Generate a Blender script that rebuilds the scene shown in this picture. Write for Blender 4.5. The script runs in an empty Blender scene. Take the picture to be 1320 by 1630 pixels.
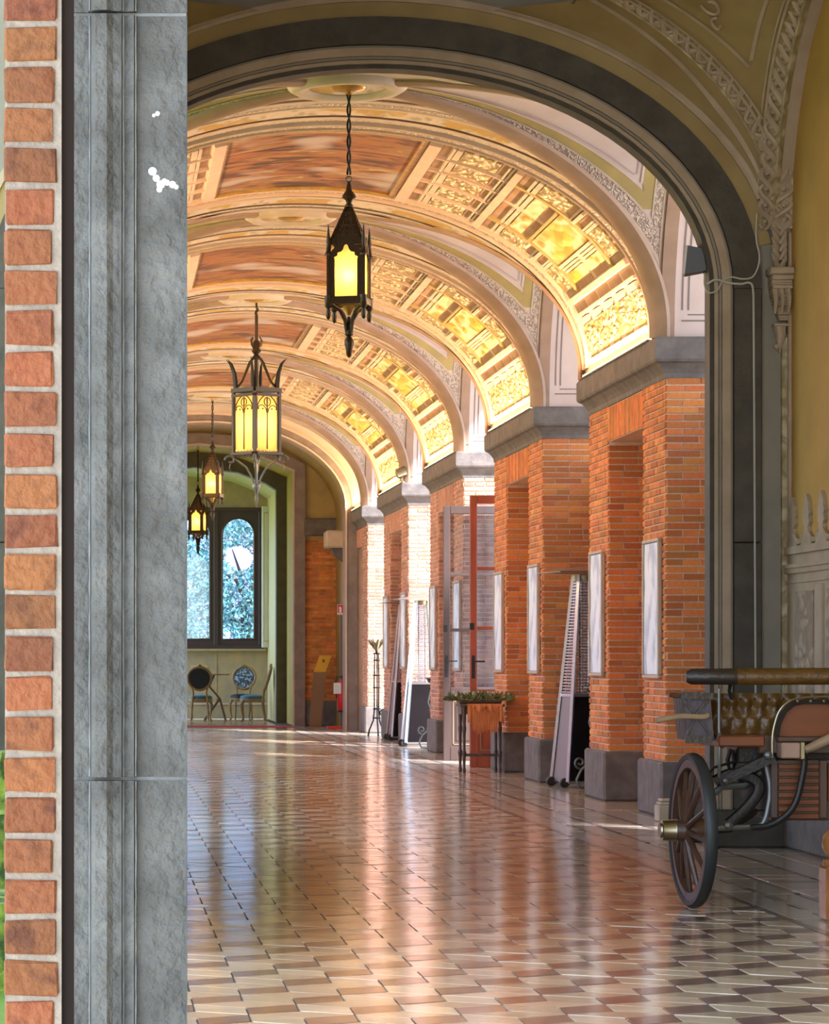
import bpy, math, random
from math import sin, cos, pi, sqrt, radians, asin, atan2
from mathutils import Vector, Matrix
random.seed(7)
S = bpy.context.scene
COL = S.collection
# ------------------------------------------------------------------ camera (level, architectural shift), world, exposure
F = 5000.0                      # focal length in pixels of the 1320 x 1630 frame
CZ = 1.3                        # eye height
cam = bpy.data.cameras.new('camera'); camo = bpy.data.objects.new('camera', cam); COL.objects.link(camo)
camo.location = (0, 0, CZ); camo.rotation_euler = (pi / 2, 0, 0)
cam.sensor_fit = 'HORIZONTAL'; cam.sensor_width = 36.0; cam.lens = 36.0 * F / 1320.0
cam.shift_x = (660 - 158) / 1320.0; cam.shift_y = (1046 - 815) / 1320.0
cam.clip_start = 0.1; cam.clip_end = 2000
S.camera = camo
S.view_settings.view_transform = 'Standard'; S.view_settings.look = 'None'
S.view_settings.gamma = 1.0; S.view_settings.use_curve_mapping = False
S.view_settings.exposure = 1.3
W = bpy.data.worlds.new('sky'); S.world = W; W.use_nodes = True
wn = W.node_tree.nodes; wl = W.node_tree.links
bg = wn['Background']; tc = wn.new('ShaderNodeTexCoord'); sx = wn.new('ShaderNodeSeparateXYZ'); rp = wn.new('ShaderNodeValToRGB')
wl.new(tc.outputs['Generated'], sx.inputs[0]); wl.new(sx.outputs['Z'], rp.inputs[0]); wl.new(rp.outputs[0], bg.inputs[0])
rp.color_ramp.elements[0].position = 0.0; rp.color_ramp.elements[0].color = (1.0, 0.97, 0.93, 1)
rp.color_ramp.elements[1].position = 0.6; rp.color_ramp.elements[1].color = (0.62, 0.74, 0.95, 1)
_e = rp.color_ramp.elements.new(0.09); _e.color = (0.92, 0.95, 1.0, 1)
_e = rp.color_ramp.elements.new(0.2); _e.color = (0.30, 0.60, 1.0, 1)
SKY = 2.1
bg.inputs[1].default_value = SKY
sun = bpy.data.lights.new('sun', 'SUN'); suno = bpy.data.objects.new('sun', sun); COL.objects.link(suno)
sun.energy = 8.0; sun.angle = radians(4); sun.color = (0.88, 0.90, 1.0)
suno.rotation_euler = (0, radians(46), radians(-55))
UPLIGHT = 52.0                  # watts of each cornice strip lamp
LANTERN = 6.5                   # watts of each lantern bulb
# ------------------------------------------------------------------ materials
def M(name, col, rough=.6, col2=None, scale=6., bump=0., metal=0., rnd=0., detail=6., stretch=(1, 1, 1), spec=.5, bscale=None, lo=.35, hi=.65, col3=None):
    m = bpy.data.materials.new(name); m.use_nodes = True
    n = m.node_tree.nodes; l = m.node_tree.links; b = n['Principled BSDF']
    b.inputs['Roughness'].default_value = rough; b.inputs['Metallic'].default_value = metal
    b.inputs['Specular IOR Level'].default_value = spec
    b.inputs['Base Color'].default_value = (*col, 1)
    out = None
    t = n.new('ShaderNodeTexCoord'); mp = n.new('ShaderNodeMapping'); mp.inputs['Scale'].default_value = stretch
    l.new(t.outputs['Object'], mp.inputs[0])
    if col2 is not None:
        nz = n.new('ShaderNodeTexNoise'); nz.inputs['Scale'].default_value = scale; nz.inputs['Detail'].default_value = detail
        l.new(mp.outputs[0], nz.inputs['Vector'])
        r = n.new('ShaderNodeValToRGB'); r.color_ramp.elements[0].position = lo; r.color_ramp.elements[1].position = hi
        r.color_ramp.elements[0].color = (*col, 1); r.color_ramp.elements[1].color = (*col2, 1)
        if col3 is not None:
            e = r.color_ramp.elements.new((lo + hi) / 2); e.color = (*col3, 1)
        l.new(nz.outputs[0], r.inputs[0]); out = r.outputs[0]
        l.new(out, b.inputs['Base Color'])
    if rnd:
        g = n.new('ShaderNodeNewGeometry'); oi = n.new('ShaderNodeObjectInfo')
        ad = n.new('ShaderNodeMath'); ad.operation = 'ADD'; fr = n.new('ShaderNodeMath'); fr.operation = 'FRACT'
        l.new(g.outputs['Random Per Island'], ad.inputs[0]); l.new(oi.outputs['Random'], ad.inputs[1]); l.new(ad.outputs[0], fr.inputs[0])
        mr = n.new('ShaderNodeMapRange'); mr.inputs['To Min'].default_value = 1 - rnd; mr.inputs['To Max'].default_value = 1 + rnd
        l.new(fr.outputs[0], mr.inputs['Value'])
        hs = n.new('ShaderNodeHueSaturation'); l.new(mr.outputs[0], hs.inputs['Value'])
        if out is not None: l.new(out, hs.inputs['Color'])
        else: hs.inputs['Color'].default_value = (*col, 1)
        m2 = n.new('ShaderNodeMapRange'); m2.inputs['To Min'].default_value = .5 - rnd * .03; m2.inputs['To Max'].default_value = .5 + rnd * .03
        wv = n.new('ShaderNodeMath'); wv.operation = 'MULTIPLY'; wv.inputs[1].default_value = 7.31
        w2 = n.new('ShaderNodeMath'); w2.operation = 'FRACT'
        l.new(fr.outputs[0], wv.inputs[0]); l.new(wv.outputs[0], w2.inputs[0]); l.new(w2.outputs[0], m2.inputs['Value']); l.new(m2.outputs[0], hs.inputs['Hue'])
        l.new(hs.outputs[0], b.inputs['Base Color'])
    if bump:
        nb = n.new('ShaderNodeTexNoise'); nb.inputs['Scale'].default_value = bscale or scale * 3; nb.inputs['Detail'].default_value = 8
        l.new(mp.outputs[0], nb.inputs['Vector'])
        bp = n.new('ShaderNodeBump'); bp.inputs['Strength'].default_value = bump; bp.inputs['Distance'].default_value = .02
        l.new(nb.outputs[0], bp.inputs['Height']); l.new(bp.outputs[0], b.inputs['Normal'])
    return m

def M_relief(name, ground, leaf, scale=14., gold=None, bump=.8, rough=.5, thr=.5, st=(1, .36, 1)):
    """modelled stucco / gilt arabesque: warped voronoi leaves in relief over a ground colour"""
    m = bpy.data.materials.new(name); m.use_nodes = True
    n = m.node_tree.nodes; l = m.node_tree.links; b = n['Principled BSDF']; b.inputs['Roughness'].default_value = rough
    t = n.new('ShaderNodeTexCoord'); mp = n.new('ShaderNodeMapping'); mp.inputs['Scale'].default_value = st; l.new(t.outputs['Object'], mp.inputs[0])
    nz = n.new('ShaderNodeTexNoise'); nz.inputs['Scale'].default_value = scale * .6
    l.new(mp.outputs[0], nz.inputs['Vector'])
    mx = n.new('ShaderNodeVectorMath'); mx.operation = 'MULTIPLY_ADD'; mx.inputs[1].default_value = (.12, .12, .12)
    l.new(nz.outputs['Color'], mx.inputs[0]); l.new(mp.outputs[0], mx.inputs[2])
    v = n.new('ShaderNodeTexVoronoi'); v.inputs['Scale'].default_value = scale; v.feature = 'SMOOTH_F1'; v.inputs['Smoothness'].default_value = .2
    l.new(mx.outputs[0], v.inputs['Vector'])
    r = n.new('ShaderNodeValToRGB'); e = r.color_ramp.elements
    e[0].position = thr - .14; e[0].color = (*leaf, 1); e[1].position = thr + .1; e[1].color = (*ground, 1)
    l.new(v.outputs['Distance'], r.inputs[0]); c = r.outputs[0]
    if gold:
        n2 = n.new('ShaderNodeTexNoise'); n2.inputs['Scale'].default_value = scale * .35; n2.inputs['Detail'].default_value = 3
        l.new(mp.outputs[0], n2.inputs['Vector'])
        r2 = n.new('ShaderNodeValToRGB'); r2.color_ramp.elements[0].position = .5; r2.color_ramp.elements[1].position = .58
        l.new(n2.outputs[0], r2.inputs[0])
        mc = n.new('ShaderNodeMixRGB'); l.new(r2.outputs[0], mc.inputs[0]); l.new(c, mc.inputs[1]); mc.inputs[2].default_value = (*gold, 1); c = mc.outputs[0]
    l.new(c, b.inputs['Base Color'])
    bp = n.new('ShaderNodeBump'); bp.invert = True; bp.inputs['Strength'].default_value = bump; bp.inputs['Distance'].default_value = .03
    l.new(v.outputs['Distance'], bp.inputs['Height']); l.new(bp.outputs[0], b.inputs['Normal'])
    return m

def M_paint(name):
    """an old ceiling fresco: long flowing strokes of orange, umber, flesh and a patch of grey sky"""
    m = bpy.data.materials.new(name); m.use_nodes = True
    n = m.node_tree.nodes; l = m.node_tree.links; b = n['Principled BSDF']; b.inputs['Roughness'].default_value = .55
    t = n.new('ShaderNodeTexCoord'); mp = n.new('ShaderNodeMapping'); mp.inputs['Scale'].default_value = (1.5, 3.6, 1.5)
    l.new(t.outputs['Object'], mp.inputs[0])
    nz = n.new('ShaderNodeTexNoise'); nz.inputs['Scale'].default_value = 1.25; nz.inputs['Detail'].default_value = 5; nz.inputs['Distortion'].default_value = 1.6
    l.new(mp.outputs[0], nz.inputs['Vector'])
    r = n.new('ShaderNodeValToRGB'); e = r.color_ramp.elements
    e[0].position = .30; e[0].color = (.03, .012, .005, 1); e[1].position = .70; e[1].color = (.42, .27, .12, 1)
    for p, c in ((.40, (.09, .03, .008)), (.47, (.19, .06, .010)), (.53, (.30, .10, .016)), (.60, (.20, .11, .03))):
        q = e.new(p); q.color = (*c, 1)
    l.new(nz.outputs[0], r.inputs[0])
    n2 = n.new('ShaderNodeTexNoise'); n2.inputs['Scale'].default_value = .9; n2.inputs['Detail'].default_value = 2
    l.new(t.outputs['Object'], n2.inputs['Vector'])
    r2 = n.new('ShaderNodeValToRGB'); r2.color_ramp.elements[0].position = .56; r2.color_ramp.elements[1].position = .64
    l.new(n2.outputs[0], r2.inputs[0])
    mc = n.new('ShaderNodeMixRGB'); l.new(r2.outputs[0], mc.inputs[0]); l.new(r.outputs[0], mc.inputs[1]); mc.inputs[2].default_value = (.36, .30, .27, 1)
    l.new(mc.outputs[0], b.inputs['Base Color'])
    return m

def M_glass(name, tint=(.9, .95, 1.), rough=.0, refl=1.):
    m = bpy.data.materials.new(name); m.use_nodes = True
    n = m.node_tree.nodes; l = m.node_tree.links; o = n['Material Output']; n.remove(n['Principled BSDF'])
    tr = n.new('ShaderNodeBsdfTransparent'); tr.inputs[0].default_value = (*tint, 1)
    gl = n.new('ShaderNodeBsdfGlossy'); gl.inputs['Roughness'].default_value = rough; gl.inputs[0].default_value = (refl, refl, refl, 1)
    fr = n.new('ShaderNodeFresnel'); fr.inputs[0].default_value = 1.45
    mx = n.new('ShaderNodeMixShader'); l.new(fr.outputs[0], mx.inputs[0]); l.new(tr.outputs[0], mx.inputs[1]); l.new(gl.outputs[0], mx.inputs[2])
    l.new(mx.outputs[0], o.inputs[0]); return m

def M_frost(name, col):
    m = bpy.data.materials.new(name); m.use_nodes = True
    n = m.node_tree.nodes; l = m.node_tree.links; o = n['Material Output']; n.remove(n['Principled BSDF'])
    tr = n.new('ShaderNodeBsdfTranslucent'); tr.inputs[0].default_value = (*col, 1)
    df = n.new('ShaderNodeBsdfDiffuse'); df.inputs[0].default_value = (*col, 1)
    mx = n.new('ShaderNodeMixShader'); mx.inputs[0].default_value = .25; tp = n.new('ShaderNodeBsdfTransparent'); tp.inputs[0].default_value = (*col, 1)
    m2 = n.new('ShaderNodeMixShader'); m2.inputs[0].default_value = .22
    l.new(tr.outputs[0], mx.inputs[1]); l.new(df.outputs[0], mx.inputs[2]); l.new(mx.outputs[0], m2.inputs[1]); l.new(tp.outputs[0], m2.inputs[2]); l.new(m2.outputs[0], o.inputs[0]); return m

def M_emit(name, col, st):
    m = bpy.data.materials.new(name); m.use_nodes = True
    n = m.node_tree.nodes; l = m.node_tree.links; o = n['Material Output']; n.remove(n['Principled BSDF'])
    e = n.new('ShaderNodeEmission'); e.inputs[0].default_value = (*col, 1); e.inputs[1].default_value = st
    l.new(e.outputs[0], o.inputs[0]); return m

m_brick = M('brick', (.68, .225, .052), .75, (.49, .14, .03), 9, .35, rnd=.28)
m_brick_daylit = M('rose_brick', (.56, .285, .185), .75, (.40, .17, .105), 9, .35, rnd=.25)  # same brick paled: bright daylight on the far piers put into the colour
m_brick_old = M('old_brick', (.165, .046, .013), .8, (.10, .028, .009), 22, .5, rnd=.28, lo=.3, hi=.7, col3=(.20, .068, .021))
m_mortar = M('mortar', (.76, .58, .46), .9, (.66, .46, .34), 20, .3)
m_mortar_pale = M('pale_mortar', (.31, .27, .21), .9, (.24, .20, .16), 30, .4)
m_stone = M('dark_stone', (.105, .085, .075), .7, (.17, .14, .12), 7, .35)
m_jamb = M('grey_stone', (.060, .060, .052), .75, (.135, .135, .122), 11, .7, bscale=55, detail=15, lo=.32, hi=.72, col3=(.092, .094, .084))
m_archstone = M('basalt', (.045, .038, .026), .6, (.075, .065, .046), 6, .25)
m_gap = M('dark_recess', (.03, .018, .012), .9)
m_cream = M('cream_stucco', (.58, .46, .34), .6, (.50, .38, .27), 5, .1)
m_pink = M('pink_stucco', (.62, .45, .34), .6, (.56, .39, .28), 4, .08)
m_rose = M('pale_rose_plaster', (.60, .47, .41), .65, (.54, .41, .35), 3, .06)
m_brownmould = M('brown_moulding', (.36, .22, .14), .55, (.30, .18, .11), 5, .1)
m_coffer = M('brown_coffer', (.30, .17, .09), .6, (.36, .22, .12), 6, .1)
m_ochre = M('ochre_plaster', (.42, .30, .10), .65, (.35, .25, .09), 4, .1)
m_line = M('painted_line', (.20, .15, .13), .7)
m_lav = M('lavender_line', (.42, .30, .30), .7)
m_orn = M_relief('stucco_ornament', (.38, .27, .20), (.60, .47, .36), 34, None, .6)
m_gilt = M_relief('gilded_arabesque', (.30, .19, .06), (.78, .62, .36), 19, None, 1., .42, .42)
m_gold = M_relief('gilt_figures', (.72, .55, .28), (.50, .26, .03), 8, (.62, .34, .04), 1., .4, .42)
m_scroll = M_relief('painted_scrolls', (.62, .48, .35), (.40, .30, .18), 11, (.48, .28, .06), .3, .6, .36)
m_fresco = M_paint('fresco')
m_goldplain = M('gold_leaf', (.62, .36, .06), .35, (.45, .24, .04), 12, .2, .6)
m_olive = M('olive_plaster', (.36, .27, .11), .7, (.29, .21, .08), 3, .1)
m_oliveorn = M_relief('olive_ornament', (.32, .26, .13), (.50, .43, .26), 12, None, .7)
m_greystucco = M('grey_stucco', (.28, .25, .20), .7, (.24, .22, .17), 5, .12)
m_stuccocream = M('aged_stucco', (.46, .37, .26), .65, (.38, .30, .20), 5, .12)
m_yellow = M('yellow_wall', (.56, .34, .08), .75, (.48, .29, .07), 2.5, .08)
m_relief = M_relief('relief_panel', (.30, .23, .16), (.45, .36, .26), 11, None, 1., .65, .45, (1, .7, 1))
m_iron = M('black_iron', (.03, .026, .022), .45, metal=.6, bump=.2, scale=20)
m_bronze = M('dark_bronze', (.07, .045, .025), .4, metal=.8, bump=.2, scale=25)
m_greyiron = M('grey_iron', (.16, .16, .15), .45, metal=.7)
m_chrome = M('brushed_steel', (.55, .56, .60), .28, metal=1.)
m_blackpanel = M('black_panel', (.008, .006, .007), .22, spec=.3)
m_brownpanel = M('brown_panel', (.20, .15, .14), .45)
m_frostw = M_frost('frosted_glass', (.95, .80, .46))
m_bulb = M_emit('bulb', (1., .78, .45), 22)
m_led = M_emit('led_strip', (1., .66, .24), 9)
m_glass = M_glass('clear_glass')
m_silver = M('mottled_silver', (.46, .54, .66), .4, (.86, .92, 1.0), 5, .5, stretch=(1, 1, .6), lo=.36, hi=.5)
m_palewood = M('pale_wood', (.33, .22, .12), .5, (.26, .165, .085), 8, .1, stretch=(1, 1, .2))
m_redwood = M('red_wood', (.33, .065, .02), .38, (.26, .045, .015), 6, .08, stretch=(1, 1, .15))
m_brownwood = M('brown_wood', (.05, .027, .021), .4, (.065, .038, .03), 6, .08, stretch=(1, 1, .15))
m_darkwood = M('dark_wood', (.06, .03, .018), .35, (.09, .045, .025), 9, .1, stretch=(1, 1, .2))
m_tile_d = M('dark_tile', (.15, .09, .072), .16, (.20, .124, .1), 5, .12, rnd=.22, bscale=3, stretch=(.35, 1, 1))
m_tile_l = M('buff_tile', (.62, .49, .34), .14, (.52, .40, .26), 4, .12, rnd=.16, bscale=3, stretch=(.35, 1, 1))
m_tile_m = M('straw_tile', (.57, .44, .29), .14, (.48, .36, .23), 4, .12, rnd=.16, bscale=3, stretch=(.35, 1, 1))
m_tile_b = M('pale_border_tile', (.52, .45, .37), .15, (.45, .38, .30), 4, .1, rnd=.12, bscale=3)
for _m in (m_tile_d, m_tile_l, m_tile_m, m_tile_b):
    _b = _m.node_tree.nodes['Principled BSDF']; _b.inputs['Coat Weight'].default_value = .2; _b.inputs['Coat Roughness'].default_value = .1; _b.inputs['Specular IOR Level'].default_value = .42
m_grout = M('grout', (.05, .042, .038), .8)
m_leather = M('tan_leather', (.13, .062, .012), .33, (.09, .042, .008), 14, .3)
m_bleather = M('black_leather', (.035, .025, .018), .35, bump=.25, scale=12)
m_hood = M('folded_hood_leather', (.065, .05, .06), .45, bump=.2, scale=12)
m_wheelwood = M('wheel_wood', (.065, .03, .018), .4, (.095, .045, .026), 9, .1)
m_cartwood = M('carriage_red_wood', (.19, .045, .007), .35, (.12, .028, .005), 8, .1, stretch=(.3, 1, 1))
m_tyre = M('tyre', (.022, .026, .026), .5)
m_brass = M('brass', (.36, .31, .20), .35, metal=1.)
m_cable = M('white_cable', (.50, .50, .44), .5)
m_red = M('red_paint', (.62, .015, .012), .3)
m_redcloth = M('red_carpet', (.50, .05, .10), .9)
m_white = M('white_paint', (.75, .75, .74), .5)
m_shutter = M('pale_shutter', (.72, .76, .76), .5)
m_black = M('matt_black', (.015, .015, .015), .5)
m_yellowsign = M('yellow_sign', (.70, .42, .06), .4)
m_acrylic = M('smoked_sheet', (.24, .12, .05), .12)
m_cloth = M('orange_cloth', (.62, .23, .07), .8, (.50, .16, .05), 9, .4)
m_green = M('dry_greenery', (.10, .13, .03), .8, (.22, .20, .07), 30, rnd=.4)
m_bloom = M('pale_bloom', (.55, .50, .36), .8, rnd=.2)
m_blue = M('blue_upholstery', (.04, .14, .22), .7)
m_dblue = M('dark_upholstery', (.012, .02, .03), .6)
m_floral = M('floral_upholstery', (.03, .06, .09), .7, (.30, .38, .45), 22, lo=.5, hi=.58)
m_gildwood = M('gilded_wood', (.30, .19, .08), .45, (.22, .13, .05), 12, .1)
m_leaf = M('tree_leaves', (.05, .17, .19), .6, (.13, .32, .33), 3, rnd=.5)
m_bark = M('bark', (.07, .05, .035), .9, bump=.5, scale=20)
m_lawn = M('lawn', (.10, .20, .012), .9, (.14, .25, .02), 3)
m_hedge = M('hedge', (.03, .07, .01), .9, (.22, .32, .03), 9, .8, lo=.42, hi=.62)
m_orangeplaster = M('orange_plaster', (.62, .20, .08), .8, (.5, .15, .06), 3)
m_hill = M('hazy_hill', (.19, .17, .32), .9, (.15, .13, .26), .02)
m_path = M('gravel_path', (.36, .22, .20), .9, (.2, .14, .16), 2)
m_extstone = M('weathered_stone', (.26, .21, .22), .9, (.16, .12, .12), 4, .4)
m_dkgreen = M('green_grey_stone', (.085, .085, .04), .6, (.06, .06, .03), 5, .1)
m_lime = M('lime_plaster', (.54, .44, .07), .7, (.47, .38, .05), 3)
m_palegreen = M('pale_green_plaster', (.60, .53, .28), .7)
m_wainscot = M('painted_wainscot', (.44, .33, .15), .6, (.32, .27, .18), 5)
m_winframe = M('window_wood', (.045, .028, .028), .45)
# ------------------------------------------------------------------ mesh builder
class MB:
    def __init__(s, o=(0, 0, 0)): s.v = []; s.f = []; s.o = Vector(o)
    def add(s, vs, fs):
        k = len(s.v); s.v += [tuple(Vector(p) - s.o) for p in vs]; s.f += [tuple(i + k for i in f) for f in fs]
    def box(s, x0, x1, y0, y1, z0, z1):
        s.add([(x, y, z) for z in (z0, z1) for y in (y0, y1) for x in (x0, x1)],
              [(0, 2, 3, 1), (4, 5, 7, 6), (0, 1, 5, 4), (2, 6, 7, 3), (0, 4, 6, 2), (1, 3, 7, 5)])
        return s
    def bbox(s, x0, x1, y0, y1, z0, z1, c=.01):
        """box with chamfered edges (24 vertices)"""
        X = (x0, x0 + c, x1 - c, x1); Y = (y0, y0 + c, y1 - c, y1); Z = (z0, z0 + c, z1 - c, z1)
        P = []
        loops = [(1, 2, 1, 2, 0), (0, 3, 0, 3, 1), (0, 3, 0, 3, 2), (1, 2, 1, 2, 3)]
        for a, b_, c_, d, zi in loops:
            if zi in (0, 3): P += [(X[1], Y[1], Z[zi]), (X[2], Y[1], Z[zi]), (X[2], Y[2], Z[zi]), (X[1], Y[2], Z[zi])]
            else: P += [(X[1], Y[0], Z[zi]), (X[2], Y[0], Z[zi]), (X[3], Y[1], Z[zi]), (X[3], Y[2], Z[zi]), (X[2], Y[3], Z[zi]), (X[1], Y[3], Z[zi]), (X[0], Y[2], Z[zi]), (X[0], Y[1], Z[zi])]
        fs = [(3, 2, 1, 0), (20, 21, 22, 23)]
        for k in range(8): fs.append((4 + k, 4 + (k + 1) % 8, 12 + (k + 1) % 8, 12 + k))
        fs += [(0, 1, 5, 4), (1, 2, 7, 6), (2, 3, 9, 8), (3, 0, 11, 10), (1, 6, 5), (2, 8, 7), (3, 10, 9), (0, 4, 11)]
        fs += [(12, 13, 21, 20), (14, 15, 22, 21), (16, 17, 23, 22), (18, 19, 20, 23), (13, 14, 21), (15, 16, 22), (17, 18, 23), (19, 12, 20)]
        s.add(P, fs); return s
    def obox(s, mat, sx, sy, sz):
        h = (sx / 2, sy / 2, sz / 2)
        s.add([mat @ Vector((x * h[0], y * h[1], z * h[2])) for z in (-1, 1) for y in (-1, 1) for x in (-1, 1)],
              [(0, 2, 3, 1), (4, 5, 7, 6), (0, 1, 5, 4), (2, 6, 7, 3), (0, 4, 6, 2), (1, 3, 7, 5)])
        return s
    def bar(s, a, b, w, h=None, up=(0, 0, 1)):
        a = Vector(a); b = Vector(b); d = b - a; L = d.length; d.normalize(); u = Vector(up)
        if abs(d.dot(u)) > .98: u = Vector((0, 1, 0))
        x = d.cross(u).normalized(); z = x.cross(d)
        m = Matrix((x, d, z)).transposed().to_4x4(); m.translation = (a + b) / 2
        return s.obox(m, w, L, h or w)
    def tube(s, pts, r, n=8, caps=True, flat=1.):
        pts = [Vector(p) for p in pts]; N = len(pts); rs = r if isinstance(r, (list, tuple)) else [r] * N
        prev = None; vs = []; fs = []
        for i, p in enumerate(pts):
            t = (pts[min(i + 1, N - 1)] - pts[max(i - 1, 0)])
            if t.length < 1e-9: t = Vector((0, 0, 1))
            t.normalize()
            if prev is None:
                u = Vector((0, 0, 1)) if abs(t.z) < .9 else Vector((1, 0, 0)); x = t.cross(u).normalized()
            else: x = (prev - t * prev.dot(t)).normalized()
            prev = x; y = t.cross(x)
            vs += [p + (x * cos(2 * pi * k / n) + y * sin(2 * pi * k / n) * flat) * rs[i] for k in range(n)]
        for i in range(N - 1):
            for k in range(n):
                a = i * n + k; b = i * n + (k + 1) % n; fs.append((a, b, b + n, a + n))
        if caps: fs.append(tuple(range(n - 1, -1, -1))); fs.append(tuple((N - 1) * n + k for k in range(n)))
        s.add(vs, fs); return s
    def lathe(s, prof, o=(0, 0, 0), n=20, mat=None, sq=None, cap=True):
        """prof [(r,z)]; sq: number of sides turned into a polygon"""
        n = sq or n; o = Vector(o); vs = []; fs = []; m = mat or Matrix()
        off = pi / n if sq else 0
        for r, z in prof:
            vs += [o + m @ Vector((r * cos(2 * pi * k / n + off), r * sin(2 * pi * k / n + off), z)) for k in range(n)]
        for i in range(len(prof) - 1):
            for k in range(n):
                a = i * n + k; b = i * n + (k + 1) % n; fs.append((a, b, b + n, a + n))
        if cap: fs.append(tuple(range(n - 1, -1, -1))); fs.append(tuple((len(prof) - 1) * n + k for k in range(n)))
        s.add(vs, fs); return s
    @staticmethod
    def smooth(pts, n=6):
        p = [Vector(q) for q in pts]; p = [p[0] * 2 - p[1]] + p + [p[-1] * 2 - p[-2]]; out = []
        for i in range(1, len(p) - 2):
            for k in range(n):
                t = k / n; a, b, c, d = p[i - 1:i + 3]
                out.append(.5 * (2 * b + (c - a) * t + (2 * a - 5 * b + 4 * c - d) * t * t + (3 * b - a - 3 * c + d) * t ** 3))
        return out + [p[-2]]
    def prism(s, poly, fn, d0, d1):
        """poly of 2-D points, fn(u, v, d) -> 3-D"""
        n = len(poly); vs = [fn(u, v, d0) for u, v in poly] + [fn(u, v, d1) for u, v in poly]
        s.add(vs, [tuple(range(n - 1, -1, -1)), tuple(range(n, 2 * n))] + [(i, (i + 1) % n, n + (i + 1) % n, n + i) for i in range(n)])
        return s
    def ringplate(s, inn, out, y0, y1, closed=False):
        """plate in the XZ plane between two point rows of equal length, from y0 (front) to y1"""
        n = len(inn); vs = []
        for row, y in ((inn, y0), (out, y0), (inn, y1), (out, y1)): vs += [(p[0], y, p[1]) for p in row]
        fs = []; R = range(n) if closed else range(n - 1)
        for i in R:
            j = (i + 1) % n
            fs += [(i, j, n + j, n + i), (2 * n + i, 3 * n + i, 3 * n + j, 2 * n + j), (i, 2 * n + i, 2 * n + j, j), (n + i, n + j, 3 * n + j, 3 * n + i)]
        if not closed: fs += [(0, n, 3 * n, 2 * n), (n - 1, 3 * n - 1, 4 * n - 1, 2 * n - 1)]
        s.add(vs, fs); return s
    def grid(s, rows):
        n = len(rows[0]); k = [p for r in rows for p in r]; fs = []
        for i in range(len(rows) - 1):
            for j in range(n - 1): fs.append((i * n + j, i * n + j + 1, (i + 1) * n + j + 1, (i + 1) * n + j))
        s.add(k, fs); return s
    def sweep(s, path, nrm, prof, closed=True):
        """prof [(side, up)] carried along path; nrm = the up direction at each point"""
        N = len(path); n = len(prof); vs = []; fs = []; path = [Vector(p) for p in path]
        for i, p in enumerate(path):
            t = (path[min(i + 1, N - 1)] - path[max(i - 1, 0)]).normalized(); u = Vector(nrm[i]).normalized()
            u = (u - t * u.dot(t)).normalized(); b = t.cross(u)
            vs += [p + b * q[0] + u * q[1] for q in prof]
        for i in range(N - 1):
            for k in range(n if closed else n - 1):
                a = i * n + k; b = i * n + (k + 1) % n; fs.append((a, b, b + n, a + n))
        s.add(vs, fs); return s
    def ball(s, c, r, n=8, m=5, sc=(1, 1, 1)):
        return s.lathe([(max(r * sin(pi * i / m), 1e-4) , -r * cos(pi * i / m)) for i in range(m + 1)], c, n, Matrix.Diagonal((*sc, 1)))
    def build(s, name, mat, parent=None, smooth=False, kind=None):
        me = bpy.data.meshes.new(name); me.from_pydata(s.v, [], s.f); me.materials.append(mat)
        bad = me.validate()
        if smooth:
            me.polygons.foreach_set('use_smooth', [True] * len(me.polygons))
            me.set_sharp_from_angle(angle=radians(42))
        o = bpy.data.objects.new(name, me); COL.objects.link(o)
        if parent is not None: o.parent = parent
        if kind: o['kind'] = kind
        return o
def fixn(o):
    import bmesh
    b = bmesh.new(); b.from_mesh(o.data); bmesh.ops.recalc_face_normals(b, faces=b.faces); b.to_mesh(o.data); b.free(); return o
def tag(o, label=None, cat=None, group=None, kind=None):
    if label: o['label'] = label
    if cat: o['category'] = cat
    if group: o['group'] = group
    if kind: o['kind'] = kind
    return o
def thing(name, label, cat, loc=(0, 0, 0), rz=0., group=None, kind=None):
    o = bpy.data.objects.new(name, None); o.empty_display_size = .2; COL.objects.link(o); o.location = loc; o.rotation_euler = (0, 0, rz)
    return tag(o, label, cat, group, kind)
def copy_tree(o, parent=None):
    c = o.copy(); COL.objects.link(c)
    if parent is not None: c.parent = parent
    for ch in list(o.children): copy_tree(ch, c)
    return c
def lamp(kind, name, loc, energy, col, parent=None, size=None, rot=None, radius=None, sizey=None):
    L = bpy.data.lights.new(name, kind); L.energy = energy; L.color = col
    if kind == 'AREA': L.shape = 'RECTANGLE'; L.size = size; L.size_y = sizey
    if radius is not None: L.shadow_soft_size = radius
    o = bpy.data.objects.new(name, L); COL.objects.link(o); o.location = loc
    if rot: o.rotation_euler = rot
    if parent is not None: o.parent = parent
    return o
# ------------------------------------------------------------------ main dimensions (metres)
XC = 1.89; XP = 4.6; NP = [25.46 + 7.07 * i for i in range(5)]; PL = 3.94; H = 1.565
A, B, ZS = 2.65, 1.67, 3.98     # vault ellipse: half width, rise, springing height
def at(px, py, Y): return Vector(((px - 158) * Y / F, Y, CZ + (1046 - py) * Y / F))
def E(t, y, off=0.): return Vector((XC + (A - off) * sin(t), y, ZS + (B - off) * cos(t)))
def En(t): return Vector((-sin(t), 0, -cos(t)))
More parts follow.
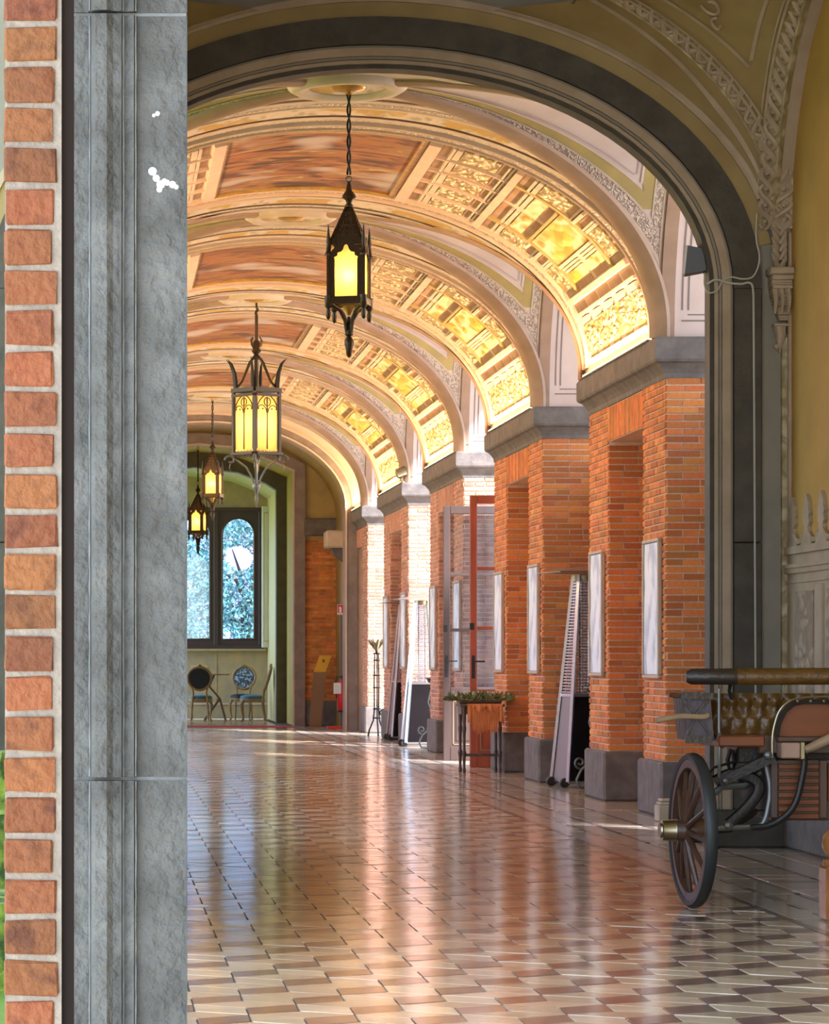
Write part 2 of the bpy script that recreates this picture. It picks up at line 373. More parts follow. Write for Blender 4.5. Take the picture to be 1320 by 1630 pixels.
# ------------------------------------------------------------------ floor
m_terrace = M('pale_paving', (.58, .52, .45), .9, (.50, .45, .38), 2)
floor = MB().box(-1.0, 5.6, 21.5, 66.2, -.3, -.006).box(-.26, 5.6, 9.0, 21.5, -.3, -.006).build('floor', m_grout, kind='structure')
tag(floor, 'polished floor of buff and brown lozenge tiles running down the corridor')
def clip(poly, xm):
    out = []
    for i in range(len(poly)):
        a, b = poly[i], poly[(i + 1) % len(poly)]
        if a[0] <= xm: out.append(a)
        if (a[0] <= xm) != (b[0] <= xm):
            k = (xm - a[0]) / (b[0] - a[0]); out.append((xm, a[1] + k * (b[1] - a[1])))
    return out
def tile_mesh(mb, poly, g=.0035):
    n = len(poly); cx = sum(p[0] for p in poly) / n; cy = sum(p[1] for p in poly) / n
    def ins(d):
        r = []
        for x, y in poly:
            L = sqrt((x - cx) ** 2 + (y - cy) ** 2) + 1e-6; r.append((x - (x - cx) * d / L, y - (y - cy) * d / L))
        return r
    a = ins(g); b = ins(g + .0022); h = random.uniform(-.0012, .0006)
    mb.add([(x, y, -.006) for x, y in a] + [(x, y, h + random.uniform(-.0008, .0008)) for x, y in b],
           [tuple(range(n, 2 * n))] + [(i, (i + 1) % n, n + (i + 1) % n, n + i) for i in range(n)])
s_ = .2228; XB = 3.40
tiles = []
row = 0; y = 9.2
while y < 65.8:
    x = -1.0 + (s_ * sqrt(3) / 2 if row % 2 else 0)
    while x < XB + .3:
        c = (x, y); v = [(x + s_ * cos(radians(90 + 60 * k)), y + s_ * sin(radians(90 + 60 * k))) for k in range(6)]
        if y < 21.6 and x < -.05: x += s_ * sqrt(3); continue
        for poly, m in (((c, v[0], v[1], v[2]), 0), ((c, v[2], v[3], v[4]), 2), ((c, v[4], v[5], v[0]), 1)):
            p = clip(list(poly), XB)
            if len(p) >= 3:
                cx = sum(q[0] for q in p) / len(p); cy = sum(q[1] for q in p) / len(p)
                px = 158 + F * cx / cy; py = 1046 + F * CZ / cy
                tiles.append((cy, p, m, 290 < px < 1325 and py < 1640))
        x += s_ * sqrt(3)
    y += 1.5 * s_; row += 1
tiles.sort(key=lambda q: q[0])
tm = [m_tile_d, m_tile_l, m_tile_m]
far = [MB(), MB(), MB()]; cnt = 0
for cy, p, m, vis in tiles:
    if vis and cnt < 290:
        mb = MB(); tile_mesh(mb, p); mb.build('tile', tm[m], floor); cnt += 1
    else: tile_mesh(far[m], p)
for m in range(3): far[m].build('tile_field', tm[m], floor, kind='stuff')
bd = [MB(), MB(), MB()]
def rect(k, x0, x1, y0, y1): tile_mesh(bd[k], [(x0, y0), (x1, y0), (x1, y1), (x0, y1)], .003)
yy = 9.0
while yy < 59.3:
    rect(0, XB + .002, XB + .045, yy, yy + .6); rect(1, XB + .05, XB + .215, yy, yy + .6)
    rect(0, XB + .22, XB + .265, yy, yy + .34); rect(1, XB + .22, XB + .265, yy + .34, yy + .6); yy += .6
yy = 9.0; k = 0
while yy < 59.3:
    L = 1.18
    rect(1, XB + .27, XB + .42, yy, yy + L); rect(0, XB + .425, XB + .465, yy + .06, yy + L - .06)
    rect(1, XB + .47, XB + .78, yy + .30, yy + L - .30); rect(2, XB + .47, XB + .78, yy, yy + .28); rect(0, XB + .47, XB + .78, yy + L - .27, yy + L - .2); rect(1, XB + .47, XB + .78, yy + L - .19, yy + L)
    rect(0, XB + .785, XB + .82, yy + .06, yy + L - .06); rect(1, XB + .825, XB + 1.05, yy, yy + L)
    for q in range(4): rect(1 + (q + k) % 2, XB + 1.06 + q * .27, XB + 1.06 + q * .27 + .265, yy, yy + L)
    yy += L; k += 1
bd[0].build('border_line', m_tile_d, floor, kind='stuff'); bd[1].build('border_slab', m_tile_b, floor, kind='stuff'); bd[2].build('border_inset', m_tile_m, floor, kind='stuff')
MB().box(5.6, 60, -5, 80, -.4, -.08).build('terrace_ground', m_terrace, kind='structure')
MB().box(-.2, 60, -60, 9.0, -.6, -.4).build('forecourt_ground', m_terrace, kind='structure')
# ------------------------------------------------------------------ bricks
unit = MB().add
def brick_mesh(mb, O, U, Nn, u0, u1, z0, z1, d0, d1, c=.006):
    """one chamfered brick on a vertical face: O origin, U along, Nn outward"""
    O = Vector(O); U = Vector(U); Nn = Vector(Nn); Z = Vector((0, 0, 1))
    P = lambda u, z, d: O + U * u + Z * z + Nn * d
    vs = [P(u0, z0, d0), P(u1, z0, d0), P(u1, z1, d0), P(u0, z1, d0), P(u0, z0, d1 - c * .6), P(u1, z0, d1 - c * .6), P(u1, z1, d1 - c * .6), P(u0, z1, d1 - c * .6),
          P(u0 + c, z0 + c, d1), P(u1 - c, z0 + c, d1), P(u1 - c, z1 - c, d1), P(u0 + c, z1 - c, d1)]
    fs = [(8, 9, 10, 11)]
    for i in range(4):
        j = (i + 1) % 4; fs += [(i, j, 4 + j, 4 + i), (4 + i, 4 + j, 8 + j, 8 + i)]
    mb.add(vs, fs)
unit_b = MB(); brick_mesh(unit_b, (0, 0, 0), (1, 0, 0), (0, -1, 0), 0, 1, 0, 1, 0, 1, .08)
unit_me = bpy.data.meshes.new('brick'); unit_me.from_pydata(unit_b.v, [], unit_b.f); unit_me.materials.append(m_brick)
PITCH = .0587
def courses(W, z0, z1, L=.272, jt=.012, shift=0):
    out = []; k = 0; z = z0
    while z + PITCH * .7 < z1:
        u = -(.5 * L if (k + shift) % 2 else 0) + random.uniform(-.012, .012)
        while u < W - .02:
            ln = L if random.random() > .16 else L * .5
            a, b = max(u, 0), min(u + ln - jt, W)
            if b - a > .03: out.append((a, b, z, min(z + PITCH - jt, z1)))
            u += ln
        z += PITCH; k += 1
    return out
def brick_face(parent, O, U, Nn, W, z0, z1, single=False, umax=99, joined=None, name='brick'):
    for a, b, c, d in courses(W, z0, z1):
        pr = .012 + random.uniform(-.003, .004)
        if single and a < umax:
            o = bpy.data.objects.new(name, unit_me); COL.objects.link(o); o.parent = parent
            o.location = Vector(O) + Vector(U) * a + Vector((0, 0, c)); o.scale = (b - a, pr, d - c)
            o.rotation_euler = (0, 0, atan2(U[1], U[0]))
        else: brick_mesh(joined, O, U, Nn, a, b, c, d, 0, pr)
def sweep_plan(mb, path, prof):
    """mitred moulding round an axis-aligned U-shaped plan; prof [(out, z)]"""
    rows = []
    for o, z in prof:
        (x1, ya), (x0, _), (_, yb), _2 = path
        rows.append([(x1, ya - o, z), (x0 - o, ya - o, z), (x0 - o, yb + o, z), (x1, yb + o, z)])
    mb.grid(rows); n = len(prof)
    mb.add([rows[-1][i] for i in range(4)], [(0, 1, 2, 3)]); mb.add([rows[0][i] for i in range(4)], [(3, 2, 1, 0)])
CORN = [(-.02, 3.555), (.015, 3.56), (.02, 3.60), (.04, 3.635), (.075, 3.675), (.105, 3.69), (.115, 3.71), (.115, 3.865), (.10, 3.889)]
PX1 = 5.55
for i, N in enumerate(NP):
    Y1 = N + PL
    nm = ['nearest', 'second nearest', 'third', 'fourth', 'farthest'][i]
    core = MB(); core.box(XP, PX1, N, N + 1.04, 0, 3.57); core.box(XP, PX1, N + 2.87, Y1, 0, 3.57)
    core.box(XP + .6, PX1, N + 1.04, N + 2.87, 0, 3.57); core.box(XP, XP + .6, N + 1.04, N + 2.87, 3.24, 3.57)
    p = core.build('brick_pier', m_mortar, kind='structure')
    tag(p, ['orange brick pier beside the stone arch, with a tall niche between two silvery pictures', 'brick pier with a heater in front of its near end and a silvery picture each side of its niche',
            'brick pier behind the brown glazed door leaf', 'brick pier with a patio heater in its niche', 'far pale brick pier ending against the grey stone jamb'][i], 'pier')
    j = MB()
    sg = i < 2
    bm__ = m_brick if i < 2 else m_brick_daylit
    brick_face(p, (XP, N, 0), (1, 0, 0), (0, -1, 0), .95, .46, 3.56, sg, .47 if i == 0 else .46, j)
    brick_face(p, (XP, N + 2.87, 0), (1, 0, 0), (0, -1, 0), .6, .46, 3.24, sg, .34 if i == 0 else .3, j)
    brick_face(p, (XP, N + 1.04, 0), (0, -1, 0), (-1, 0, 0), 1.04, .46, 3.56, False, 0, j)
    brick_face(p, (XP, Y1, 0), (0, -1, 0), (-1, 0, 0), PL - 2.87, .46, 3.56, False, 0, j)
    brick_face(p, (XP + .6, N + 2.87, 0), (0, -1, 0), (-1, 0, 0), 1.83, .46, 3.24, False, 0, j)
    # soldier course over the niche
    yy = N + 1.04
    while yy < N + 2.85:
        brick_mesh(j, (XP, yy + .058, 0), (0, -1, 0), (-1, 0, 0), 0, .05, 3.245, 3.55, 0, .012); yy += .0587
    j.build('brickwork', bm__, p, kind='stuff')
    for a, b in ((N - .03, N + 1.07), (N + 2.84, Y1 + .03)):
        MB().bbox(XP - .055, PX1, a, b, 0, .45, .02).build('plinth', m_stone, p)
    MB().bbox(XP + .55, PX1, N + 1.07, N + 2.84, 0, .42, .02).build('plinth', m_stone, p)
    c = MB(); sweep_plan(c, [(PX1, N), (XP, N), (XP, Y1), (PX1, Y1)], CORN); c.build('cornice', m_stone, p)
# ------------------------------------------------------------------ ceiling: bands over the piers, groined bays between
ceiling = thing('ceiling', 'stuccoed vault of gilded arch bands and groined bays', None, kind='structure')
TT = [radians(-90 + 180 * k / 72) for k in range(73)]
def arc(mb, prof, t0=-pi / 2, t1=pi / 2, n=72):
    """closed profile [(y, h)] (h = inward) carried along the vault ellipse"""
    rows = [[E(t0 + (t1 - t0) * k / n, y, h) for y, h in prof + prof[:1]] for k in range(n + 1)]
    mb.grid(rows); return mb
def cbox(mb, t0, t1, y0, y1, h0, h1, c=.008):
    n = max(1, int((t1 - t0) / radians(5)) + 1); rows = []
    for k in range(n + 1):
        t = t0 + (t1 - t0) * k / n
        rows.append([E(t, y0, h0), E(t, y0 + c, h1), E(t, y1 - c, h1), E(t, y1, h0)])
    mb.grid(rows)
    for r in (rows[0], rows[-1]): mb.add(r, [(0, 1, 2, 3)])
    return mb
D = radians
for i, N in enumerate(NP):
    L = PL if i < 4 else 2.4
    nm = ['nearest', 'second', 'third', 'fourth', 'farthest'][i]
    band = MB(); arc(band, [(N, 0), (N + L, 0), (N + L, -.3), (N, -.3)])
    for sx in (1, -1):      # plaster dado under the springing
        x0 = XC + sx * A
        band.box(min(x0, x0 + sx * .5), max(x0, x0 + sx * .5), N, N + L, 3.885, ZS)
    bo = band.build('transverse_arch', m_cream, ceiling, True)
    tr = MB()
    for y, w, h in ((N + .02, .05, .035), (N + .30, .03, .03), (N + L - .33, .03, .03), (N + L - .07, .05, .035)):
        arc(tr, [(y, 0), (y, h), (y + w * .3, h * 1.2), (y + w, h * .7), (y + w, 0)])
    tr.build('edge_moulding', m_pink, bo, True)
    so = MB(); arc(so, [(N + .09, 0), (N + .09, .014), (N + .28, .014), (N + .28, 0)]); arc(so, [(N + L - .28, 0), (N + L - .28, .014), (N + L - .09, .014), (N + L - .09, 0)])
    so.build('ornament_band', m_orn, bo, True)
    if i == 4: continue
    y0 = N + .40; y1 = N + PL - .40; R = (y1 - y0) / 5
    # painting with frame
    pm = MB(); cbox(pm, D(-18), D(17.2), y0 + .03, y1 - .03, 0, .012); pm.build('ceiling_painting', m_fresco, bo, True)
    fr = MB()
    for a, b, c_, d in ((-19.3, -18, y0 - .04, y1 + .04), (17.2, 18.4, y0 - .04, y1 + .04), (-19.3, 18.4, y0 - .05, y0 + .03), (-19.3, 18.4, y1 - .03, y1 + .05)): cbox(fr, D(a), D(b), c_, d, 0, .03)
    fr.build('painting_frame', m_goldplain if i < 3 else m_ochre, bo, True)
    dn = MB(); t = -18.5
    while t < 17.6:
        cbox(dn, D(t), D(t + .55), y0 - .11, y0 - .055, 0, .025, .004); cbox(dn, D(t), D(t + .55), y1 + .055, y1 + .11, 0, .025, .004); t += 1.05
    dn.build('dentil', m_cream, bo, kind='stuff')
    ribs = MB(); buf = {}
    def put(kind, mat, *a):
        if i < 2 and kind in ('gilded_coffer', 'coffer_square', 'figure_panel', 'flower_panel', 'stucco_block'):
            cbox(MB(), *a) if 0 else cbox(MBX(kind, mat), *a)
        else: cbox(buf.setdefault((kind, mat.name), (MB(), mat))[0], *a)
    pend = []
    def MBX(kind, mat):
        m = MB(); pend.append((kind, mat, m)); return m
    def remap(t):
        K = [(0, 0), (18.4, 18.4), (20.9, 21.4), (34.4, 36.4), (48.5, 52), (65, 69.3), (66.5, 72.3), (79.8, 89.2), (90, 90)]
        for (a, b), (c, d) in zip(K[:-1], K[1:]):
            if t <= c: return b + (d - b) * (t - a) / (c - a)
    for sgn in (1, -1):
        def pc(kind, mat, ta, tb, ya, yb, h0, h1):
            ta, tb = remap(ta), remap(tb); ta, tb = (ta, tb) if sgn > 0 else (-tb, -ta); put(kind, mat, D(ta), D(tb), ya, yb, h0, h1)
        # cross ribs
        for ta, tb, h in ((18.6, 20.6, .05), (34.4, 35.9, .05), (64.2, 65.4, .045), (67.4, 68.2, .04)) if sgn > 0 else ((18.6, 20.6, .05), (34.4, 35.9, .05)):
            pc('rib', m_pink, ta, tb, y0, y1, 0, h)
        for k in range(5):
            ya = y0 + k * R + .035; yb = y0 + (k + 1) * R - .035
            if k: pc('rib', m_pink, 20.6, 34.4, y0 + k * R - .025, y0 + k * R + .025, 0, .035)
            pc('coffer_square', m_coffer, 20.9, 22.3, ya, yb, 0, .006)
            pc('stucco_block', m_cream, 22.6, 23.1, ya, yb, 0, .03); pc('stucco_block', m_cream, 23.3, 24.4, ya + .04, yb - .04, 0, .025)
            pc('gilded_coffer', m_gilt, 24.6, 31.4, ya + .03, yb - .03, 0, .022)
            pc('coffer_square', m_coffer, 31.6, 32.7, ya + .02, yb - .02, 0, .008); pc('stucco_block', m_cream, 32.9, 33.3, ya, yb, 0, .03); pc('stucco_block', m_cream, 33.6, 34.0, ya, yb, 0, .03)
        if sgn < 0: continue
        for k in (0, 4):
            ya = y0 + k * R + .035; yb = y0 + (k + 1) * R - .035
            pc('coffer_square', m_coffer, 36.2, 38, ya, yb, 0, .006); pc('stucco_block', m_cream, 38.2, 38.8, ya, yb, 0, .03); pc('stucco_block', m_cream, 39.1, 40.1, ya, yb, 0, .026)
            pc('gilded_coffer', m_gilt, 40.3, 47.0, ya + .03, yb - .03, 0, .022); pc('coffer_square', m_coffer, 47.2, 48.4, ya, yb, 0, .006); pc('stucco_block', m_cream, 48.6, 49.1, ya, yb, 0, .03)
            pc('rib', m_pink, 49.5, 50.3, ya, yb, 0, .045); pc('coffer_square', m_coffer, 50.6, 52.2, ya, yb, 0, .006); pc('stucco_block', m_cream, 52.4, 52.9, ya, yb, 0, .03)
            pc('stucco_block', m_cream, 53.1, 53.9, ya, yb, 0, .026); pc('gilded_coffer', m_gilt, 54.1, 61.6, ya + .03, yb - .03, 0, .022); pc('coffer_square', m_coffer, 61.9, 63.6, ya, yb, 0, .006)
        ya = y0 + R; yb = y1 - R
        for yq in (ya, yb): pc('rib', m_ochre, 36, 64.2, yq - .05, yq + .05, 0, .028)
        mid = (ya + yb) / 2; w = (yb - ya) / 2
        for q in (0, 1):
            a_ = ya + .08 + q * w; b_ = a_ + w - .16
            pc('coffer_square', m_coffer, 36.3, 38.2, a_ - .03, b_ + .03, 0, .006); pc('stucco_block', m_cream, 38.5, 39.1, a_, b_, 0, .03); pc('stucco_block', m_cream, 39.4, 40.3, a_, b_, 0, .024)
            pc('flower_panel', m_gold, 40.6, 43.6, a_, b_, 0, .02); pc('coffer_square', m_coffer, 43.9, 45.4, a_, b_, 0, .006)
            pc('stucco_block', m_cream, 56.6, 57.2, a_, b_, 0, .03); pc('stucco_block', m_cream, 57.5, 58.1, a_, b_, 0, .025); pc('flower_panel', m_gold, 58.4, 61.3, a_, b_, 0, .02); pc('coffer_square', m_coffer, 61.6, 63.4, a_, b_, 0, .008)
        pc('stucco_block', m_ochre, 45.7, 46.3, ya + .06, yb - .06, 0, .04); pc('figure_panel', m_gold, 46.6, 55.2, ya + .1, yb - .1, 0, .03); pc('stucco_block', m_cream, 55.5, 56.3, ya + .06, yb - .06, 0, .04)
        for k in range(5):
            ya = y0 + k * R + .03; yb = y0 + (k + 1) * R - .03
            pc('coffer_square', m_coffer, 65.6, 67.2, ya, yb, 0, .006); pc('stucco_block', m_cream, 68.6, 70, ya + .08, yb - .08, 0, .03)
            pc('gilded_coffer', m_gilt, 70.3, 77.2, ya + .02, yb - .02, 0, .02); pc('coffer_square', m_ochre, 77.4, 78.8, ya + .12, yb - .12, 0, .012)
        pc('rib', m_cream, 79, 79.8, y0, y1, 0, .04)
    for kind, mat, m in pend: m.build(kind, mat, bo, True)
    for (kind, _), (m, mat) in buf.items(): m.build(kind if kind == 'rib' else 'coffering', mat, bo, True, kind='stuff')
    # strip lamps on the cornice ledges: the lamps that light the band from below
# groined bays
BAYS = [(N - H, N) for N in NP]
def web(mb, yc, sd, lo, hi, off, mrg=.06, tl=(-80, 80)):
    """strip on the main barrel between band edge (yc + sd*H) and the groin"""
    n = 64
    seg = []
    for k in range(n + 1):
        t = D(tl[0] + (tl[1] - tl[0]) * k / n); lim = H * (1 - abs(sin(t))) - mrg
        h = min(hi, lim)
        if h > lo + .005: seg.append([E(t, yc + sd * (H - lo), off), E(t, yc + sd * (H - h), off)])
        elif len(seg) > 1: mb.grid(seg); seg = []
        else: seg = []
    if len(seg) > 1: mb.grid(seg)
def cell(mb, yc, sx, lo, hi, off, half=None):
    """strip on a side barrel; lo/hi(xg) -> distance from the vault axis"""
    for hs in ((-1, 1) if half is None else (half,)):
        seg = []
        for k in range(33):
            a = D(90 - 90 * k / 32 * .985); w = sin(a)
            xg = A * w; l_, h_ = lo(xg), hi(xg)
            p = lambda d: Vector((XC + sx * d, yc + hs * (H - off) * w, ZS + (B - off) * sqrt(max(0, 1 - w * w))))
            if h_ > l_ + .004: seg.append([p(l_), p(h_)])
            elif len(seg) > 1: mb.grid(seg); seg = []
            else: seg = []
        if len(seg) > 1: mb.grid(seg)
XW = XP - XC - .03
def frame_strips(mb, yc, sx, d0, d1, r0, r1, off):
    """V-shaped border between two nested outlines: d from the groin, r from the wall edge"""
    cell(mb, yc, sx, lambda g: g + d0, lambda g: min(g + d1, XW - r0), off)
    cell(mb, yc, sx, lambda g: max(XW - r1, g + d1), lambda g: XW - r0, off)
for b, (yc, N) in enumerate(BAYS):
    base = MB(); web(base, yc, 1, 0, 9, 0, 0, (-90, 90)); web(base, yc, -1, 0, 9, 0, 0, (-90, 90))
    bo = base.build('groined_bay', m_pink, ceiling, True)
    c = MB()
    for sx in (1, -1): cell(c, yc, sx, lambda g: g, lambda g: XW + .02, 0)
    c.build('side_cell', m_rose, bo, True)
    g = MB()
    for sx in (1, -1):
        for sy in (1, -1):
            pts = [(XC + sx * A * sin(D(t)), yc + sy * H * sin(D(t)), ZS + B * cos(D(t))) for t in [89 - 81 * k / 30 for k in range(31)]]; pts.insert(0, Vector(pts[0]) - Vector((0, 0, .12)))
            nr = [Vector((-sx * sin(D(t)), -sy * sin(D(t)) * .8, -cos(D(t)) * 1.2)) for t in [89 - 81 * k / 30 for k in range(31)]]; nr.insert(0, nr[0])
            g.sweep(pts, nr, [(-.10, -.02), (-.095, .012), (-.05, .03), (0, .038), (.05, .03), (.095, .012), (.10, -.02)])
    g.build('groin_rib', m_brownmould, bo, True)
    o1 = MB(); oc = MB(); l1 = MB(); l2 = MB(); w1 = MB()
    for sx in (1, -1):
        frame_strips(o1, yc, sx, .12, .24, .05, .12, .008)
        frame_strips(w1, yc, sx, .10, .12, .035, .05, .012); frame_strips(w1, yc, sx, .24, .262, .12, .132, .012)
        frame_strips(oc, yc, sx, .262, .40, .132, .23, .006)
        frame_strips(l1, yc, sx, .40, .43, .23, .25, .010); frame_strips(l2, yc, sx, .47, .485, .28, .29, .008)
    o1.build('ornament_border', m_orn, bo, True); w1.build('fillet', m_cream, bo, True); oc.build('ochre_border', m_ochre, bo, True)
    l1.build('fillet', m_rose, bo, True); l2.build('lavender_line', m_lav, bo, True)
    # trims on the main webs next to the bands
    o2 = MB(); o3 = MB(); mo = MB()
    for sd in (1, -1):
        web(o2, yc, sd, .30, .62, .010); web(o3, yc, sd, .04, .12, .012); web(o3, yc, sd, .74, .84, .012); web(mo, yc, sd, .14, .26, .02); web(mo, yc, sd, .66, .72, .02); web(mo, yc, sd, .90, 1.0, .02)
    o2.build('painted_scrolls', m_scroll, bo, True); o3.build('ornament_band', m_orn, bo, True); mo.build('fillet', m_cream, bo, True)
    # crown medallion
    cr = Vector((XC, yc, ZS + B))
    MB().lathe([(.30, .02), (.30, -.03), (.34, -.055), (.40, -.06), (.45, -.03), (.48, .02)], cr, 32).build('medallion_ring', m_cream, bo, True)
    MB().lathe([(.31, .0), (.31, -.02), (.0001, -.022)], cr, 32).build('medallion', m_scroll, bo)
    MB().lathe([(.14, -.02), (.12, -.035), (.05, -.05), (.0001, -.055)], cr, 20).build('gilt_rosette', m_goldplain, bo, True)
    # arch ring and deep reveal over the opening
    for sx in (1, -1):
        w = [(-1 + 2 * k / 40) for k in range(41)]
        def sp(d, q, off=0):
            a = asin(q); return Vector((XC + sx * d, yc + (H - off) * q, ZS + (B - off) * sqrt(max(0, 1 - q * q))))
        qs = [sin(D(-90 + 180 * k / 40)) for k in range(41)]
        xo = XP - XC
        rr = MB(); rr.grid([[sp(xo - .05, q, 0), sp(xo - .05, q, .03), sp(xo + .06, q, .03), sp(xo + .06, q, 0)] for q in qs])
        for q in (-1, 1): rr.box(XC + sx * (xo - .05), XC + sx * (xo + .06), yc + q * H - .02, yc + q * H + .02, 3.885, ZS)
        rr.build('reveal_rib', m_brownmould, bo, True)
        dep = .95 if sx > 0 else .3
        rv = MB(); rv.grid([[sp(xo + .05, q), sp(xo + dep, q)] for q in qs])
        for q in (-1, 1):
            rv.add([(XC + sx * (xo + e_), yc + q * (H - .004), z_) for e_, z_ in ((0, 3.885), (dep, 3.885), (dep, ZS + .01), (0, ZS + .01))], [(0, 1, 2, 3)])
        rv.build('window_reveal', m_rose, bo, True)
        if sx > 0:
            ln = MB(); Yl = yc + H - .006
            for x0, x1, z0, z1 in ((4.72, 5.4, 4.02, 4.032), (4.77, 5.4, 4.07, 4.08)): ln.box(x0, x1, Yl - .002, Yl + .004, z0, z1)
            for d in (4.72, 4.77): ln.grid([[sp(d - XC, q, .005), sp(d - XC + .012, q, .005)] for q in qs if abs(q) < .9993])
            ln.build('painted_line', m_line, bo)
# lids so the vault reads solid from above and no sky leaks past its edges
def ell(a, b, zs, x0=XC, z0=0., n=40, right_first=True):
    """arch outline: right jamb foot, up, over the ellipse, down to the left foot"""
    return [(x0 + a, z0)] + [(x0 + a * cos(pi * k / n), zs + b * sin(pi * k / n)) for k in range(n + 1)] + [(x0 - a, z0)]
def to_rect(pts, x0, x1, z1, cx=XC, cz=2.5):
    out = []
    for i, (x, z) in enumerate(pts):
        if i == 0: out.append((x1, z)); continue
        if i == len(pts) - 1: out.append((x0, z)); continue
        dx, dz = x - cx, z - cz; s = 1e9
        if dx > 1e-6: s = min(s, (x1 - cx) / dx)
        if dx < -1e-6: s = min(s, (x0 - cx) / dx)
        if dz > 1e-6: s = min(s, (z1 - cz) / dz)
        out.append((cx + dx * s, cz + dz * s))
    return out
# ------------------------------------------------------------------ front arch (between the near bay and the corridor)
YA = 21.5
def R0(d): return ell(2.29 + d, 1.51 + d, 3.82)
wf = MB(); wf.ringplate(R0(.34), to_rect(R0(.34), -1.0, 4.76, 4.3 + 1.75), YA, YA + .25)
wall_front = fixn(wf.build('wall_front', m_greystucco, kind='structure')); tag(wall_front, 'wall pierced by the wide grey stone arch that opens to the corridor')
for d0, d1, ya, m, nme in ((0, .03, YA + .0, m_archstone, 'arch_fillet'), (.03, .055, YA - .02, m_stuccocream, 'arch_moulding'), (.058, .075, YA - .035, m_greystucco, 'arch_moulding'), (.078, .135, YA - .045, m_stuccocream, 'arch_moulding'), (.138, .152, YA - .03, m_greystucco, 'arch_moulding')):
    wfm = MB(); wfm.ringplate(R0(d0), R0(d1), ya, YA + .18); wfm.build(nme, m, wall_front, True)
# dark voussoir ring in separate stones
ri, ro = R0(.155), R0(.345)
cuts = [0, 1, 7, 13, 19, 24, 29, 35, 41, 42]
for a, b in zip(cuts[:-1], cuts[1:]):
    if a in (0, 41):
        for z0, z1 in ((.26, 2.08), (2.085, 3.82)):
            sx = 1 if a == 0 else -1
            x0, x1 = XC + sx * 2.445, XC + sx * 2.635
            MB().bbox(min(x0, x1), max(x0, x1), YA - .06, YA + .1, z0, z1, .006).build('arch_stone', m_archstone, wall_front)
    else:
        v = MB(); v.ringplate(ri[a:b + 1], ro[a:b + 1], YA - .06, YA + .1); fixn(v.build('arch_stone', m_archstone, wall_front, True))
MB().ringplate(R0(.35)[3:-3], R0(.45)[3:-3], YA - .03, YA + .05).build('ochre_fascia', m_olive, wall_front, True)
MB().ringplate(R0(.45)[5:-5], R0(.50)[5:-5], YA - .05, YA + .05).build('arch_moulding', m_stuccocream, wall_front, True)
for sx in (1, -1):
    b = MB(); b.bbox(min(XC + sx * 2.27, XC + sx * 2.80), max(XC + sx * 2.27, XC + sx * 2.80), YA - .09, YA + .2, 0, .26, .012); b.build('jamb_base', m_archstone, wall_front)
o = MB(); o.box(4.665, 4.70, YA - .05, YA, .26, 3.5); o.build('ornament_strip', m_oliveorn, wall_front)
MB().bbox(4.70, 4.745, YA - .09, YA, 0, 4.2, .008).build('edge_fillet', m_stuccocream, wall_front)
MB().box(-.72, -.62, YA - .02, YA, 0, 1.75).build('orange_plaster', m_orangeplaster, wall_front)
MB().box(-1.0, -.62, YA - .012, YA - .001, 1.75, 4.5).build('outer_stone', m_extstone, wall_front)
# plain strip of vault between the arch and the first bay
nb = MB(); arc(nb, [(YA + .2, 0), (YA + .84, 0), (YA + .84, -.25), (YA + .2, -.25)])
for x0, x1 in ((XC + A, XC + A + .6), (XC - A - .3, XC - A)): nb.box(x0, x1, YA + .2, YA + .83, 0, ZS)
nb.build('transverse_arch', m_cream, ceiling, True)
roof = MB(); roof.box(-.55, 5.6, -6, 70, 6.1, 6.3); roof.box(5.6, 7.5, -6, 36, 6.1, 6.2); roof.build('roof', m_extstone, kind='structure')  # overhang and near end added out of view to block the sun
# ------------------------------------------------------------------ near bay: yellow side wall, ribs, ceiling
wr = MB(); wr.box(4.72, 5.0, -6, YA + .1, 0, 6.1)  # run on past the visible stretch to keep sun off the near bay
wall_right = wr.build('wall_right', m_yellow, kind='structure'); tag(wall_right, 'ochre yellow wall with a stucco dado right of the stone arch')
MB().box(4.695, 4.72, 13, YA - .08, .27, 2.04).build('dado', m_stuccocream, wall_right)
MB().bbox(4.66, 4.72, 13, YA - .08, 0, .27, .02).build('dado_base', m_stone, wall_right)
for z0, z1, x in ((1.995, 2.045, 4.672), (1.90, 1.925, 4.66), (1.865, 1.90, 4.675), (1.80, 1.82, 4.685)): MB().box(x, 4.70, 13, YA - .08, z0, z1).build('dado_moulding', m_stuccocream, wall_right)
yy = 21.14
while yy > 14:
    MB().bbox(4.682, 4.70, yy - .52, yy, .45, 1.74, .006).build('relief_panel', m_relief, wall_right)
    MB().bbox(4.676, 4.70, yy - .80, yy - .60, .40, 1.78, .006).build('dado_pilaster', m_stuccocream, wall_right); yy -= .90
def palmette(mb, y, z, h):
    pr = [(0, .16), (.15, .14), (.22, .07), (.36, .05), (.45, .10), (.56, .07), (.62, .10), (.74, .06), (.80, .075), (.93, .03), (1, .004)]
    mb.prism([(y - w, z + a * h) for a, w in pr] + [(y + w, z + a * h) for a, w in reversed(pr)], lambda u, v, d: (d, u, v), 4.695, 4.722)
yy = 21.30
while yy > 17:
    p_ = MB(); palmette(p_, yy, 2.045, .34); p_.build('palmette', m_stuccocream, wall_right)
    if yy > 17.5:
        q = MB(); q.tube([(4.705, yy - .06 - .3 * k / 8, 2.075 + .05 * (2 * k / 8 - 1) ** 2) for k in range(9)], .018, 6); q.build('cresting_scroll', m_stuccocream, wall_right)
    yy -= .43
def C1(z, x0=4.60):
    s = min(1, max(0, (z - 4.18) / 1.87)); x = 1.89 + 2.75 * sqrt(1 - s * s); x = min(x, 4.60)
    return Vector((x, YA - .06 - .3 * (4.60 - x), z))
